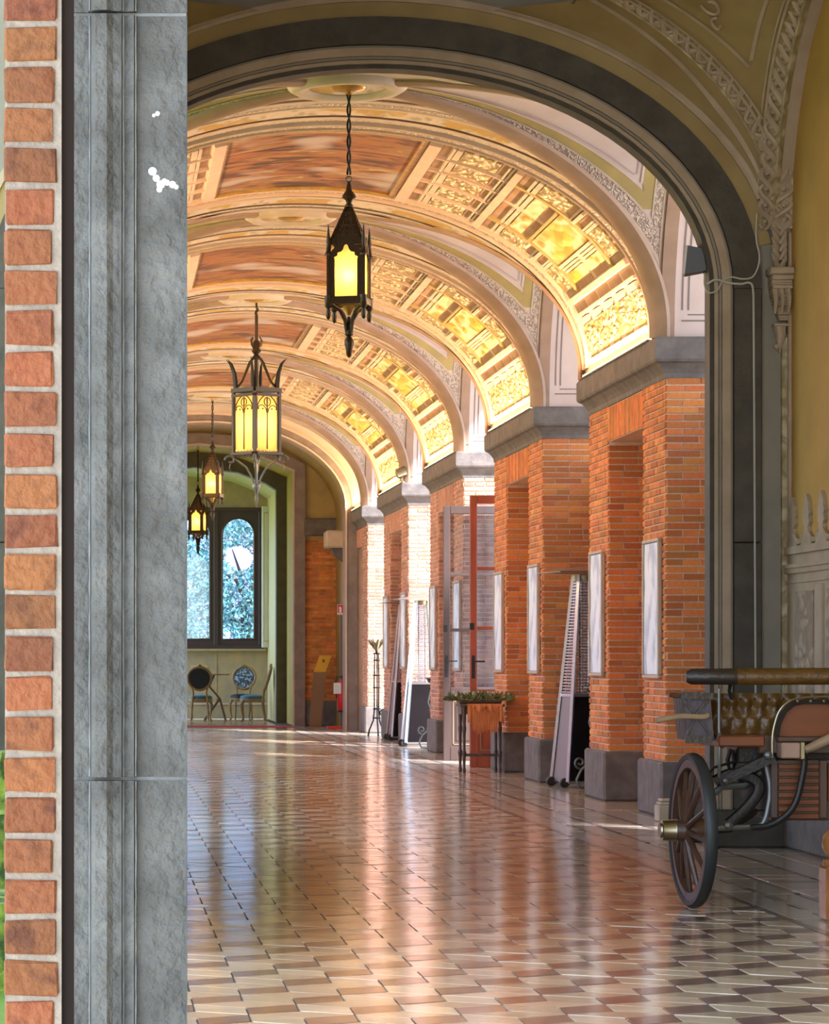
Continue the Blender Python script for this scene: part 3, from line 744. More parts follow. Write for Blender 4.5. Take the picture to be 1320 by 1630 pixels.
def C2(z):
    d = 1.74 - sqrt(max(0, 1.74 ** 2 - max(0, z - 4.0) ** 2)); return Vector((4.62, YA - .06 - d, z))
def RW(z):
    s = min(1, max(0, (z - 3.82) / 2.0)); return Vector((1.89 + 2.78 * sqrt(1 - s * s), YA - .04, z))
zz = [4.02 + (5.73 - 4.02) * k / 44 for k in range(45)]
near_vault = thing('near_vault', 'olive near vault with guilloche plaster ribs above the stone arch', 'vault', kind='structure')
def lerp_strip(mb, Ca, Cb, fa, fb, off=0., mir=False, zr=zz):
    seg = []
    for z in zr:
        a, b = Ca(z), Cb(z); w = (b - a).length; qa, qb = fa(w), fb(w)
        if qb > qa + .004 and w > .004:
            u = (b - a) / w; n_ = Vector((-.6, -.6, -.5)).normalized() * off
            p, q = a + u * qa + n_, a + u * qb + n_
            if mir: p.x = 2 * XC - p.x; q.x = 2 * XC - q.x
            seg.append([p, q])
        elif len(seg) > 1: mb.grid(seg); seg = []
    if len(seg) > 1: mb.grid(seg)
def gframe(p, Cc):
    a, b = Cc(max(4.03, p.z - .02)), Cc(p.z + .02); t_ = (b - a).normalized()
    nn = Vector((-.25, -.9, -.35)) if Cc is C1 else Vector((-.8, -.55, -.2))
    nn = (nn - t_ * nn.dot(t_)).normalized(); u = t_.cross(nn)
    if Cc is C1 and u.x < 0: u = -u
    if Cc is C2 and u.x > 0: u = -u
    return p + u * .07 + nn * .02, u, nn
wr_ = MB(); wr_.grid([[C2(z) + Vector((-.01, 0, 0)), Vector((4.725, C2(z).y + .02, z + .0))] for z in zz]); wr_.build('wall_rib', m_stuccocream, near_vault, True)
for mir in (False, True):
    if mir: zr = [z for z in zz if z > 4.9]
    else: zr = zz
    m1 = MB(); (None if mir else lerp_strip(m1, C1, C2, lambda w: 0, lambda w: w, 0, mir, zr)); lerp_strip(m1, RW, C1, lambda w: 0, lambda w: w, 0, mir, zr); m1.build('vault_web', m_olive, near_vault, True)
    m2 = MB()
    for a, b, o in () if mir else ((.10, .125, .03), (.14, .16, .02)): lerp_strip(m2, C1, C2, lambda w: min(a, w / 2), lambda w: min(b, w / 2), o, mir, zr)
    for a, b, o in () if mir else ((.13, .15, .03), (.17, .185, .02), (0, .025, .03)): lerp_strip(m2, C1, C2, lambda w: max(w - b, w / 2), lambda w: max(w - a, w / 2), o, mir, zr)
    for a, b, o in () if mir else ((.30, .33, .012),):
        lerp_strip(m2, C1, C2, lambda w: a, lambda w: min(b, w - a), o, mir, zr); lerp_strip(m2, C1, C2, lambda w: max(w - b, b), lambda w: w - a, o, mir, zr)
    lerp_strip(m2, RW, C1, lambda w: max(w - .13, w * .5), lambda w: max(w - .09, w * .7), .025, mir, zr)
    lerp_strip(m2, RW, C1, lambda w: 0, lambda w: min(.04, w * .3), .03, mir, zr)
    m2.build('rib_fillet', m_stuccocream, near_vault, True)
    if mir: continue
    # guilloche: two interlaced plaits with a bead in every eye
    for Cc, sgn, nm_ in ((C1, 1, 'guilloche_rib'), (C2, -1, 'guilloche_rib')):
        pts = [Cc(4.22 + (5.73 - 4.22) * k / 200) for k in range(201)]
        if Cc is C1: pts += [C1(5.73 + .3 * k / 60) for k in range(1, 61)]
        acc = [0]
        for p, q in zip(pts[:-1], pts[1:]): acc.append(acc[-1] + (q - p).length)
        other = C2 if Cc is C1 else C1
        gm = MB(); bm_ = MB(); per = .21
        for ph in (0, pi):
            path = []
            for p, s in zip(pts, acc):
                c, u, nn = gframe(p, Cc)
                path.append(c + u * (.054 * sin(2 * pi * s / per + ph)) + nn * (.02 + .012 * cos(2 * pi * s / per + ph)))
            gm.tube(path, .0195, 6)
        s = per * .25
        k = 0
        for p, a in zip(pts, acc):
            if a >= s:
                c, u, nn = gframe(p, Cc); bm_.ball(c + nn * .02, .021, 6, 4); s += per / 2
        gm.build(nm_, m_stuccocream, near_vault, True); bm_.build('guilloche_bead', m_stuccocream, near_vault, True, kind='stuff')
        bk = MB(); fr3 = [gframe(p, Cc) for p in pts]; bk.sweep([q[0] for q in fr3], [q[2] for q in fr3], [(-.082, -.03), (-.082, .018), (-.066, .018), (-.064, .006), (.064, .006), (.066, .018), (.082, .018), (.082, -.03)]); bk.build('rib_ground', m_oliveorn, near_vault, True)
# plaster scroll in the panel
sc = MB()
for cx, cz, r, a0, a1 in ((4.22, 5.70, .075, 0, 4.6), (4.33, 5.62, .055, 3, 8), (4.30, 5.52, .04, 1, 6)):
    pts = []
    for k in range(20):
        a = a0 + (a1 - a0) * k / 19; rr = r * (1 - .65 * k / 19); z = cz + rr * sin(a)
        a_, b_ = C1(z), C2(z); w = (b_ - a_); q = a_ + w * min(.8, max(.2, (cx - 3.9 + rr * cos(a)) / 1.0)); pts.append(q + Vector((-.012, -.012, -.01)))
    sc.tube(pts, .012, 5)
sc.build('plaster_scroll', m_stuccocream, near_vault, True)
MB().box(-.5, 4.8, 8, 21.2, 6.0, 6.1).build('vault_crown', m_olive, near_vault)
# corbel carrying the ribs
cb = MB()
prof = [(.065, 3.90, .0), (.075, 3.95, 0)]
cb.bbox(4.56, 4.72, YA - .20, YA, 3.90, 3.95, .008); cb.bbox(4.575, 4.72, YA - .17, YA, 3.865, 3.90, .006)
nv = 14
for k in range(nv):
    u = k / (nv - 1); z = 3.865 - .25 * u; w = .145 * (1 - .45 * u ** 1.5); dpt = .15 * (1 - .6 * u)
    cb.bbox(4.72 - w, 4.715, YA - dpt - .012 * (k % 3), YA, z - .02, z, .004)
for sx in (0, 1, 2):
    cb.tube([(4.60 + .045 * sx, YA - .15 + .02 * sin(k), 3.84 - .025 * k) for k in range(9)], [.022 - .0015 * k for k in range(9)], 6)
cb.bbox(4.60, 4.735, YA - .10, YA, 3.555, 3.575, .004)
cb.tube([(4.65, YA - .05, 3.56), (4.655, YA - .06, 3.50), (4.648, YA - .045, 3.43), (4.655, YA - .03, 3.38)], [.045, .035, .02, .006], 8)
cb.ball((4.63, YA - .05, 3.42), .022); cb.ball((4.68, YA - .05, 3.50), .02)
cb.build('corbel', m_stuccocream, near_vault, True)
ac = MB()   # acanthus leaf spray above the corbel
for k in range(7):
    z = 3.96 + .055 * k; ac.tube([(4.63 + .01 * (k % 2), YA - .07, z), (4.60 - .01 * k % 3 * .01, YA - .12, z + .05), (4.585, YA - .10, z + .09)], [.022, .017, .005], 6); ac.tube([(4.65, YA - .09, z), (4.67, YA - .13, z + .05), (4.68, YA - .11, z + .09)], [.02, .016, .005], 6)
ac.build('acanthus', m_stuccocream, near_vault, True)
# closed plank doors added out of view to dim the two nearest openings
for k in range(2):
    yc = NP[k] - H; d = thing('door_%d' % (k + 3), 'closed plank door in the outer opening beside the %s pier' % ('nearest' if k == 0 else 'second'), None, (5.50, yc, 0), kind='structure')
    for q in range(10): MB().bbox(-.02, .02, -H + q * .313, -H + q * .313 + .305, 0, 3.2, .006).build('plank', m_brownwood, d)
    MB().bbox(-.05, .03, -H, H, 3.2, 3.32, .01).build('transom', m_brownwood, d)
# ------------------------------------------------------------------ left wall of the corridor (mostly behind the near jamb)
wl_ = MB()
for N in NP: wl_.box(-1.15, -.84, N, N + PL, 0, 5.7); wl_.box(-1.15, -.95, N - H * 2, N, 0, .5)
wl_.box(-1.15, -.84, YA + .25, NP[0] - 2 * H, 0, 5.7)
wall_left = wl_.build('wall_left', m_brick, kind='structure'); tag(wall_left, 'left wall of the corridor, hidden behind the near jamb')
for N in NP:
    MB().box(-.84, -.70, N, N + PL, 3.57, 3.885).build('cornice', m_stone, wall_left)
# ------------------------------------------------------------------ far end: second arch, brick wall, window room
YE = 56.0
def R1(d): return ell(2.50 + d, 1.52 + d, 3.966)
we = MB(); we.ringplate(R1(.2), to_rect(R1(.2), -1.0, 5.5, 6.1), YE + .02, YE + .3)
wall_end = fixn(we.build('wall_end', m_cream, kind='structure')); tag(wall_end, 'far cross wall with the second stone arch')
m_endstone = M('end_stone', (.27, .21, .18), .7, (.20, .155, .13), 5, .25)
for seg in ((0, 2), (1, 13), (12, 23), (22, 33), (32, 42), (41, 43)):
    v = MB(); v.ringplate(R1(.035)[seg[0]:seg[1]], R1(.215)[seg[0]:seg[1]], YE - .02, YE + .3); fixn(v.build('arch_stone', m_endstone, wall_end, True))
MB().ringplate(R1(0), R1(.03), YE - .035, YE + .05).build('roll_moulding', m_cream, wall_end, True)
v = MB(); v.ringplate(R1(.03), R1(.10), YE + .3, YE + 1.0); fixn(v.build('arch_soffit', m_brownmould, wall_end, True))
v = MB(); v.ringplate(R1(.10), R1(.30), YE + 1.0, YE + 3.6); fixn(v.build('lobby_vault', m_ochre, wall_end, True))
# brick wall beyond
def Q(dx, half=None):
    r = [(3.67 + dx, 0), (3.67 + dx, 4.83 + dx * .5), (3.34 + dx * .5, 4.97 + dx), (2.59 + dx * .2, 5.26 + dx), (1.89, 5.32 + dx)]
    return r + [(2 * XC - x, z) for x, z in reversed(r[:-1])]
YB = 59.6
wb = MB(); wb.ringplate(Q(.2), to_rect(Q(.2), -1.0, 5.2, 6.1), YB, YB + .3)
wall_back = fixn(wb.build('wall_back', m_ochre, kind='structure')); tag(wall_back, 'brick and plaster wall around the opening of the window room')
j = MB(); brick_face(wall_back, (3.9, YB, 0), (1, 0, 0), (0, -1, 0), 1.0, .48, 3.56, False, 0, j); j.build('brickwork', m_brick, wall_back, kind='stuff')
MB().bbox(3.88, 4.95, YB - .06, YB + .05, 0, .47, .01).build('plinth', m_stone, wall_back)
MB().bbox(3.88, 4.95, YB - .14, YB + .05, 3.60, 3.93, .02).build('cornice', m_stone, wall_back)
v = MB(); v.ringplate(Q(.015), Q(.23), YB - .12, YB + .02); fixn(v.build('opening_frame', m_endstone, wall_back))
MB().ringplate(Q(0), Q(.03), YB - .14, YB + .02).build('roll_moulding', m_cream, wall_back, True)
v = MB(); v.ringplate(Q(.03), Q(.12), YB + .02, 62.2); fixn(v.build('opening_soffit', m_lime, wall_back))
MB().box(4.72, 5.2, YE + .3, YB, 0, 6).build('side_wall', m_brick, wall_back)
MB().bbox(4.15, 4.72, 57.4, 58.1, 3.30, 3.62, .03).build('corbel_stone', m_cream, wall_back)
MB().prism([(4.55, 2.6), (4.72, 2.6), (4.72, 3.3), (4.25, 3.3), (4.32, 3.18), (4.50, 3.05)], lambda u, w_, d: (u, d, w_), 57.5, 58.0).build('corbel_bracket', m_stone, wall_back)
def Q2(dx):
    r = [(3.50 + dx, 0), (3.50 + dx, 4.60 + dx * .5), (3.30 + dx * .6, 4.73 + dx), (2.75 + dx * .2, 4.95 + dx), (1.89, 5.05 + dx)]
    return r + [(2 * XC - x, z) for x, z in reversed(r[:-1])]
v = MB(); v.ringplate(Q2(0), Q2(.6), 62.0, 62.4); fixn(v.build('inner_frame', m_dkgreen, wall_back))
v = MB(); v.ringplate(Q2(.04)[:7], Q2(.16)[:7], 62.4, 66.2); fixn(v.build('alcove_shell', m_palegreen, wall_back))
# window wall
w1_ = thing('window_1', 'dark wooden window of three round-headed lights looking onto trees', None, kind='structure')
ww = MB(); ww.box(.0, 3.7, 66.0, 66.3, 0, 1.46); ww.box(0, 3.7, 66.0, 66.3, 4.44, 5.4); ww.box(3.44, 3.7, 66.0, 66.3, 1.46, 4.44); ww.box(.0, .34, 66, 66.3, 1.46, 4.44)
wall_window = ww.build('wall_window', m_wainscot, kind='structure'); tag(wall_window, 'painted wall under and over the far window')
MB().box(.3, 3.5, 65.86, 66.05, 1.43, 1.475).build('window_sill', m_wainscot, wall_window)
MB().box(.1, 3.6, 65.97, 66.02, .30, .335).build('wainscot_rail', m_cream, wall_window)
for x in (.6, 1.5, 2.45): MB().box(x, x + .02, 65.985, 66.02, .35, 1.4).build('wainscot_line', m_stuccocream, wall_window)
pl = MB()
for x0, x1, z0, z1 in ((1.93, 2.27, 1.10, 1.12), (1.93, 1.95, .8, 1.1), (2.25, 2.27, .8, 1.1)): pl.box(x0, x1, 65.975, 66.02, z0, z1)
pl.build('panel_moulding', m_cream, wall_window)
for xc in (2.92, 1.99, 1.06):
    hole = []
    for k in range(32):
        a = 2 * pi * (k + .5) / 32; hole.append(a)
    hp = [(xc + .335, 1.68), (xc + .335, 3.88)] + [(xc + .335 * cos(pi * k / 16), 3.88 + .335 * sin(pi * k / 16)) for k in range(1, 16)] + [(xc - .335, 3.88), (xc - .335, 1.68)]
    op = [(xc + .465, 1.48), (xc + .465, 3.88)]
    for k in range(1, 16):
        c_, s2 = cos(pi * k / 16), sin(pi * k / 16); m_ = min(.465 / max(abs(c_), 1e-6), .54 / max(s2, 1e-6)); op.append((xc + c_ * m_, 3.88 + s2 * m_))
    op += [(xc - .465, 3.88), (xc - .465, 1.48)]
    fr_ = MB(); fr_.ringplate(hp, op, 65.98, 66.08, True); o = fixn(fr_.build('window_frame', m_winframe, w1_))
    bd_ = MB(); bd_.tube([(x, 65.975, z) for x, z in hp + hp[:1]], .02, 6, False); bd_.build('glazing_bead', m_darkwood, o)
    gl_ = MB(); gl_.prism(hp, lambda u, w_, d: (u, d, w_), 66.03, 66.036); gl_.build('pane', m_glass, o)
fr_ = MB()
for x in (3.395, 2.455, 1.525, .585): fr_.bbox(x - .05, x + .05, 65.93, 65.99, 1.47, 4.43, .012)
fr_.bbox(.5, 3.45, 65.92, 65.99, 4.36, 4.44, .012); fr_.bbox(.5, 3.45, 65.92, 65.99, 1.46, 1.56, .012); fr_.build('mullion', m_winframe, w1_)
sh = thing('shutter', 'pale panelled shutter folded back beside the far window', 'shutter', (3.40, 65.6, 1.50), radians(22))
s1 = MB()
s1.bbox(0, .20, -.02, .02, 0, 2.95, .005); s1.build('shutter_leaf', m_shutter, sh)
s2_ = MB(); s2_.bbox(.205, .40, -.02, .02, 0, 2.95, .005); s2_.build('shutter_leaf', m_shutter, sh)
for x in (.03, .235):
    q = MB()
    for x0, x1, z0, z1 in ((x, x + .02, .12, 2.83), (x + .12, x + .14, .12, 2.83), (x, x + .14, .12, .15), (x, x + .14, 2.8, 2.83)): q.box(x0, x1, -.028, -.018, z0, z1)
    q.build('panel_bead', m_palegreen, sh)
# ------------------------------------------------------------------ near jamb: brick return, dark joint, moulded stone blocks
KJ = 4.6; kp = KJ / F
def jx(px): return (px - 158) * kp
def jz(py): return CZ + (1046 - py) * kp
m_arris = M('worn_stone_edge', (.22, .235, .23), .8, (.14, .155, .15), 40)
wn_ = MB(); wn_.box(jx(8), jx(98), KJ - .0025, KJ + .5, 0, 3.2); wn_.box(jx(96), jx(120), KJ + .05, KJ + .5, 0, 3.2)
wall_near = wn_.build('wall_near', m_mortar_pale, kind='structure'); tag(wall_near, 'end of a brick wall framed by a moulded grey stone jamb, close by on the left')
z = jz(34) + .0594 * 5; k = 0
while z > .3:
    z1 = z - .009; z0 = z - .0594 + random.uniform(-.001, .001)
    r = jx(random.uniform(84, 93)); c = random.uniform(.005, .010)
    b = MB(); b.bbox(jx(8) , r, KJ - .006 - random.uniform(0, .003), KJ + .1, z0 + random.uniform(0, .0015), z1, c * .35)
    # worn, uneven faces
    b.v = [(x + random.uniform(-.002, .0012), y + random.uniform(-.001, .001), zz_ + random.uniform(-.0022, .0022)) for x, y, zz_ in b.v]
    b.build('brick', m_brick_old, wall_near); z -= .0594
MB().box(jx(118), jx(297), KJ + .006, KJ + .4, 0, 3.2).build('jamb_joint', m_arris, wall_near)
MB().box(jx(98), jx(118), KJ + .02, KJ + .4, 0, 3.2).build('recessed_joint', m_gap, wall_near)
J = [(118, .0), (141, 0), (143, -.004), (146, .012), (152, .018), (170, .02), (180, .012), (190, .010), (193, .016), (196, .004), (199, .003), (213, .010), (216, 0), (219, -.004), (296, -.004), (298, .002)]
for z0, z1 in ((0, jz(1241)), (jz(1238), jz(24)), (jz(21), 3.2)):
    lowb = z0 == 0
    po = [(jx(p) + (.0 if not (lowb and p > 290) else .0), KJ - d * 1.0 - (.003 if lowb else 0)) for p, d in J] + [(jx(298), KJ + .4), (jx(118), KJ + .4)]
    b = MB(); b.prism(po, lambda u, v_, d: (u, v_, d), z0 + .0012, z1 - .0012); b.build('jamb_stone', m_jamb, wall_near)
    wa = MB()
    for p_, w_ in ((142.5, 1.3), (196.5, 1.6), (216, 1.4)):
        n_ = 60; zs_ = [z0 + .002 + (z1 - z0 - .004) * k / n_ for k in range(n_ + 1)]
        yo = KJ - (.012 if p_ < 150 else .016 if p_ < 200 else .012) * 0 - .0035
        wa.tube([(jx(p_) + random.uniform(-.0003, .0003), KJ - .0055 - (.003 if lowb else 0), z_) for z_ in zs_], [kp * w_ * random.uniform(.6, 1.2) for _ in zs_], 5)
    wa.build('worn_arris', m_arris, wall_near)
pt = MB()
for cx, cy, r in ((243, 272, 7), (249, 283, 6), (256, 293, 7), (254, 301, 5), (266, 290, 5), (275, 293, 6), (281, 297, 4), (262, 287, 4), (251, 180, 4), (245, 183, 3)):
    pt.lathe([(r * kp, 0), (r * kp * .8, .0012), (.0001, .0015)], (jx(cx), KJ + .004, jz(cy)), 9, Matrix.Rotation(pi / 2, 4, 'X'))
pt.build('paint_splash', m_white, wall_near)
nl = MB(); nl.add([(x, y, z) for z in (0, 6.1) for x, y in ((-.14, 13.8), (.12, 13.8), (.10, 21.4), (-.5, 21.4))], [(0, 1, 2, 3), (7, 6, 5, 4), (0, 4, 5, 1), (1, 5, 6, 2), (2, 6, 7, 3), (3, 7, 4, 0)])
nl.build('side_wall', m_yellow, wall_near)  # unseen wall added to hold side light off the near bay
# ------------------------------------------------------------------ outdoors
lawn = MB().box(-60, -.2, 4.9, 400, -.4, -.02).build('lawn', m_lawn, kind='structure')
def hedge(x0, x1, y0, y1, h, label):
    b = MB(); n = 10
    rows = []
    for k in range(n + 1):
        y_ = y0 + (y1 - y0) * k / n; rr = lambda: random.uniform(-.03, .03)
        rows.append([(x0, y_, -.02), (x0 + rr(), y_, h * .7 + rr()), (x0 + .1 * (x1 - x0), y_, h + rr()), (x1 - .1 * (x1 - x0), y_, h + rr()), (x1 + rr(), y_, h * .7 + rr()), (x1, y_, -.02)])
    b.grid(rows); b.add(rows[0], [(0, 1, 2, 3, 4, 5)]); b.add(rows[-1], [(5, 4, 3, 2, 1, 0)])
    return tag(b.build('clipped_hedge', m_hedge), label, 'hedge')
hedge(-1.2, -.28, 12.4, 13.2, .32, 'low clipped hedge nearest the brick wall end')
hedge(-1.4, -.32, 14.5, 15.2, .55, 'clipped hedge behind the nearest one in the garden strip')
hedge(-1.6, -.42, 17.2, 18.0, .75, 'tallest clipped hedge in front of the orange plaster')
MB().box(-2, -.25, 13.3, 14.0, -.02, -.005).build('path', m_path, kind='structure')
MB().box(-2, -.25, 16.0, 17.0, -.02, -.005).build('path', m_path, kind='structure')
hl = MB()
for k in range(40):
    pass
rows = []
for k in range(30):
    x = -400 + 420 * k / 29; h = 38 + 9 * sin(k * .5) + 4 * sin(k * 1.7); rows.append([(x, 300, -2), (x, 330, h * .6), (x, 370, h), (x, 420, -2)])
hl.grid(rows); hl.build('hills', m_hill, None, True, kind='structure')
# trees behind the window
def tree(x, y, zc, r, n, label, zr=1.3):
    t = thing('tree', label, 'tree', (x, y, 0), group=None)
    tk = MB(); tk.tube([(0, 0, -.3), (.1, 0, 1.2), (-.05, .1, 2.6), (.1, 0, zc)], [.28, .2, .16, .08], 9)
    for a in range(9):
        an = a * 2.4; e = Vector((cos(an) * r * .7, sin(an) * r * .5, zc + sin(a * 1.3) * r * .5)); st = Vector((0, 0, 1.2 + a * .2)); tk.tube([st, st.lerp(e, .5) + Vector((0, 0, .2)), e], [.07, .045, .012], 6)
    tk.build('trunk', m_bark, t, True)
    lf = MB()
    for k in range(n):
        while True:
            p = Vector((random.uniform(-1, 1), random.uniform(-1, 1), random.uniform(-1, 1)))
            if p.length < 1 and (p.length > .35 or random.random() < .3): break
        p = Vector((p.x * r, p.y * r * .7, zc + p.z * r * zr))
        if p.z < .1: continue
        if sin(p.x * 3.1 + p.z * 2.3) + sin(p.z * 3.7 - p.x * 1.9) > 1.15: continue
        a = Vector((random.gauss(0, 1), random.gauss(0, 1), random.gauss(0, 1))).normalized(); c = a.cross(Vector((random.gauss(0, 1), random.gauss(0, 1), 1))).normalized()
        L = random.uniform(.045, .085); w_ = L * .42
        lf.add([p - a * L, p + c * w_, p + a * L, p - c * w_], [(0, 1, 2, 3)])
    lf.build('foliage', m_leaf, t, kind='stuff')
tree(3.6, 76, 3.0, 1.9, 17000, 'dense tree filling the right-hand light of the far window')
tree(1.9, 82, 2.3, 1.5, 7500, 'looser tree behind the middle light of the far window')
MB().box(-30, 40, 66.4, 300, -.5, -.1).build('ground', m_terrace, kind='structure')
# ------------------------------------------------------------------ cornice strip lamps (real fixtures on the ledges)
for i, N in enumerate(NP):
    for sx in (1, -1):
        L = PL - .5 if i < 4 else 1.9
        x = XC + sx * (A - .035)
        t = thing('strip_light', ['warm strip light on the ' + q for q in ('cornice of the nearest brick pier', 'cornice of the second brick pier', 'cornice of the pier with the glazed doors', 'cornice of the fourth brick pier', 'cornice of the farthest brick pier')][i] + ('' if sx > 0 else ', left side'), 'light', (x, N + L / 2 + .25, 3.889), group='strip lights on the cornices')
        MB().box(-.025, .025, -L / 2, L / 2, 0, .012).build('housing', m_chrome, t)
        MB().box(-.02, .02, -L / 2 + .02, L / 2 - .02, .012, .022).build('diffuser', m_led, t)
        lamp('AREA', 'strip_lamp', (-sx * .06, 0, .04), UPLIGHT * L / 3.44, (1., .66, .38), t, .06, (pi, radians(-sx * 32), 0), sizey=L)
sp = thing('cornice_spotlight', 'small brass spotlight on the cornice of the fourth pier', 'spotlight', (4.50, 46.62, 3.889))
MB().lathe([(.05, 0), (.05, .02), (.015, .03), (.015, .09)], (0, 0, 0), 12).build('base', m_brass, sp, True)
MB().lathe([(.05, -.08), (.075, -.07), (.08, .07), (.06, .08)], (-.02, 0, .15), 14, Matrix.Rotation(radians(70), 4, 'Y')).build('lamp_head', m_brass, sp, True)
# ------------------------------------------------------------------ pendant lanterns
def pendant(label, chain):
    """square wrought lantern with a pierced spire; origin at the ceiling hook"""
    t = thing('pendant_lantern', label, 'lantern', group='spired lanterns down the vault')
    zt = -chain                                  # ring at the chain's lower end
    MB().lathe([(.09, .01), (.08, -.015), (.03, -.03), (.02, -.06), (.028, -.08), (.0001, -.085)], (0, 0, 0), 14).build('ceiling_rose', m_goldplain, t, True)
    c = MB()
    for ph in (0, pi):
        c.tube([(.011 * cos(z * 26 + ph), .011 * sin(z * 26 + ph), -.07 - z) for z in [k * (chain - .10) / 60 for k in range(61)]], .0085, 6)
    c.build('twisted_rod', m_iron, t, True)
    MB().tube([(.022 * cos(a), 0, zt - .005 + .022 * sin(a)) for a in [2 * pi * k / 16 for k in range(17)]], .006, 6, False).build('ring', m_greyiron, t, True)
    MB().lathe([(.008, -.02), (.018, -.05), (.024, -.09), (.05, -.125), (.055, -.145), (.03, -.165), (.02, -.19), (.032, -.20), (.032, -.215), (.02, -.225)], (0, 0, zt), 8).build('crown_knob', m_bronze, t, True)
    z0 = zt - .22; z1 = z0 - .33; s = .135; ang = [pi / 4 + k * pi / 2 for k in range(4)]
    cor = [Vector((s * sqrt(2) * cos(a), s * sqrt(2) * sin(a), 0)) for a in ang]
    for k in range(4):
        a, b = cor[k], cor[(k + 1) % 4]; d = (b - a); n = Vector((a.x + b.x, a.y + b.y, 0)).normalized()
        sp_ = MB()      # pierced roof face: rim bars, mullion, cross bars round real openings
        ta, tb = a * .1 + Vector((0, 0, z0)), b * .1 + Vector((0, 0, z0)); ba, bb = a * .86 + Vector((0, 0, z1 + .06)), b * .86 + Vector((0, 0, z1 + .06))
        sp_.bar(ta, ba, .030, .012, n); sp_.bar(tb, bb, .030, .012, n); sp_.bar((ta + tb) / 2, (ba + bb) / 2, .016, .01, n); sp_.bar(ba, bb, .05, .014, n)
        for q in (.2, .38, .56, .74, .88): sp_.bar(ta.lerp(ba, q), tb.lerp(bb, q), .034, .01, n)
        for q in (.47, .65, .81):
            m1, m2 = ta.lerp(ba, q), tb.lerp(bb, q)
            for f in (.25, .75): sp_.bar(m1.lerp(m2, f) + Vector((0, 0, .03)), m1.lerp(m2, f) - Vector((0, 0, .03)), .014, .01, n)
        sp_.build('spire_face', m_bronze, t)
        # gable with a trefoil opening over the glass
        g = MB(); w = d.length; u = d.normalized(); base = a + Vector((0, 0, 0))
        hz = z1 - .40
        tre = [(-.80, -.40), (-.80, -.10), (-.85, .0), (-.62, .06), (-.60, .17), (-.36, .20), (-.22, .28), (-.14, .42), (0, .52), (.14, .42), (.22, .28), (.36, .20), (.60, .17), (.62, .06), (.85, .0), (.80, -.10), (.80, -.40)]
        hole = [(x * w * .40, z1 - .06 + z * .2) for x, z in tre]; hole[0] = (hole[0][0], hz + .04); hole[-1] = (hole[-1][0], hz + .04)
        gab = []
        for x, z in hole:
            q = x / (w * .40); gab.append((q * w / 2, 0))
        out = [(-w / 2, hz), (-w / 2, z1 - .12), (-w / 2, z1 - .06), (-w * .46, z1 - .03), (-w * .40, z1 - .01), (-w * .28, z1 + .025), (-w * .18, z1 + .05), (-w * .09, z1 + .075), (0, z1 + .095)]
        out += [(-x, z) for x, z in reversed(out[:-1])]
        mid = (a + b) / 2
        def fn(x, z, o_): return mid + u * x + n * o_ + Vector((0, 0, z))
        vs = [fn(x, z, o_) for o_ in (.004, -.008) for x, z in hole] + [fn(x, z, o_) for o_ in (.004, -.008) for x, z in out]; N = len(hole)
        fs = []
        for i in range(N - 1): fs += [(i, i + 1, 2 * N + i + 1, 2 * N + i), (N + i, 3 * N + i, 3 * N + i + 1, N + i + 1), (i, N + i, N + i + 1, i + 1), (2 * N + i, 2 * N + i + 1, 3 * N + i + 1, 3 * N + i)]
        g.add(vs, fs); g.bar(fn(-w / 2, hz + .02, 0), fn(w / 2, hz + .02, 0), .045, .012, n)
        g.build('lantern_side', m_bronze, t)
        gp = MB(); gp.prism([(-w * .42, hz + .03), (w * .42, hz + .03), (w * .42, z1 - .03), (0, z1 + .07), (-w * .42, z1 - .03)], lambda x, z, d_: fn(x, z, d_), -.016, -.012); gp.build('glass_pane', m_frostw, t)
        p = cor[k]
        po = MB(); po.bar(p + Vector((0, 0, hz - .03)), p + Vector((0, 0, z1 - .02)), .022)
        po.lathe([(.028, z1 - .05), (.03, z1 - .035), (.018, z1 - .02), (.014, z1 + .04), (.018, z1 + .055), (.002, z1 + .19)], p, 7)
        po.lathe([(.03, hz + .05), (.03, hz - .03), (.014, hz - .05), (.02, hz - .09), (.016, hz - .12), (.002, hz - .135)], p, 7)
        q_ = p * .86 + d * .12; po.lathe([(.01, z1 - .03), (.012, z1 + .05), (.001, z1 + .13)], q_, 6)
        po.build('corner_post', m_bronze, t, True)
        br = MB(); br.tube([p * .95 + Vector((0, 0, hz)), p * .75 + Vector((0, 0, hz - .025)), p * .42 + Vector((0, 0, hz - .06)), p * .2 + Vector((0, 0, hz - .13)), p * .12 + Vector((0, 0, hz - .22))], [.014, .014, .013, .013, .012], 6); br.build('bracket', m_bronze, t, True)
        rb = MB(); rb.bar(a + n * .008 + Vector((0, 0, hz + .01)), b + n * .008 + Vector((0, 0, hz + .01)), .05, .02, n); rb.build('cornice_bar', m_bronze, t)
    hz = z1 - .40
    MB().lathe([(.0001, hz - .02), (.05, hz - .02), (.03, hz - .05), (.014, hz - .09)], (0, 0, 0), 8).build('base_cup', m_goldplain, t, True)
    MB().lathe([(.014, hz - .10), (.024, hz - .20), (.034, hz - .225), (.034, hz - .235), (.018, hz - .25), (.036, hz - .28), (.04, hz - .31), (.026, hz - .35), (.02, hz - .39), (.006, hz - .41)], (0, 0, 0), 8).build('finial', m_bronze, t, True)
    MB().ball((0, 0, z1 - .19), .045, 12, 8).build('bulb', m_bulb, t, True)
    lamp('POINT', 'lantern_lamp', (0, 0, z1 - .19), LANTERN, (1., .62, .24), t, radius=.05)
    return t
L1 = pendant('nearest pendant lantern, black spired lantern in front of the first fresco', .72)
L1.location = (1.90, 23.9, 5.66); L1.rotation_euler = (0, 0, radians(-14))
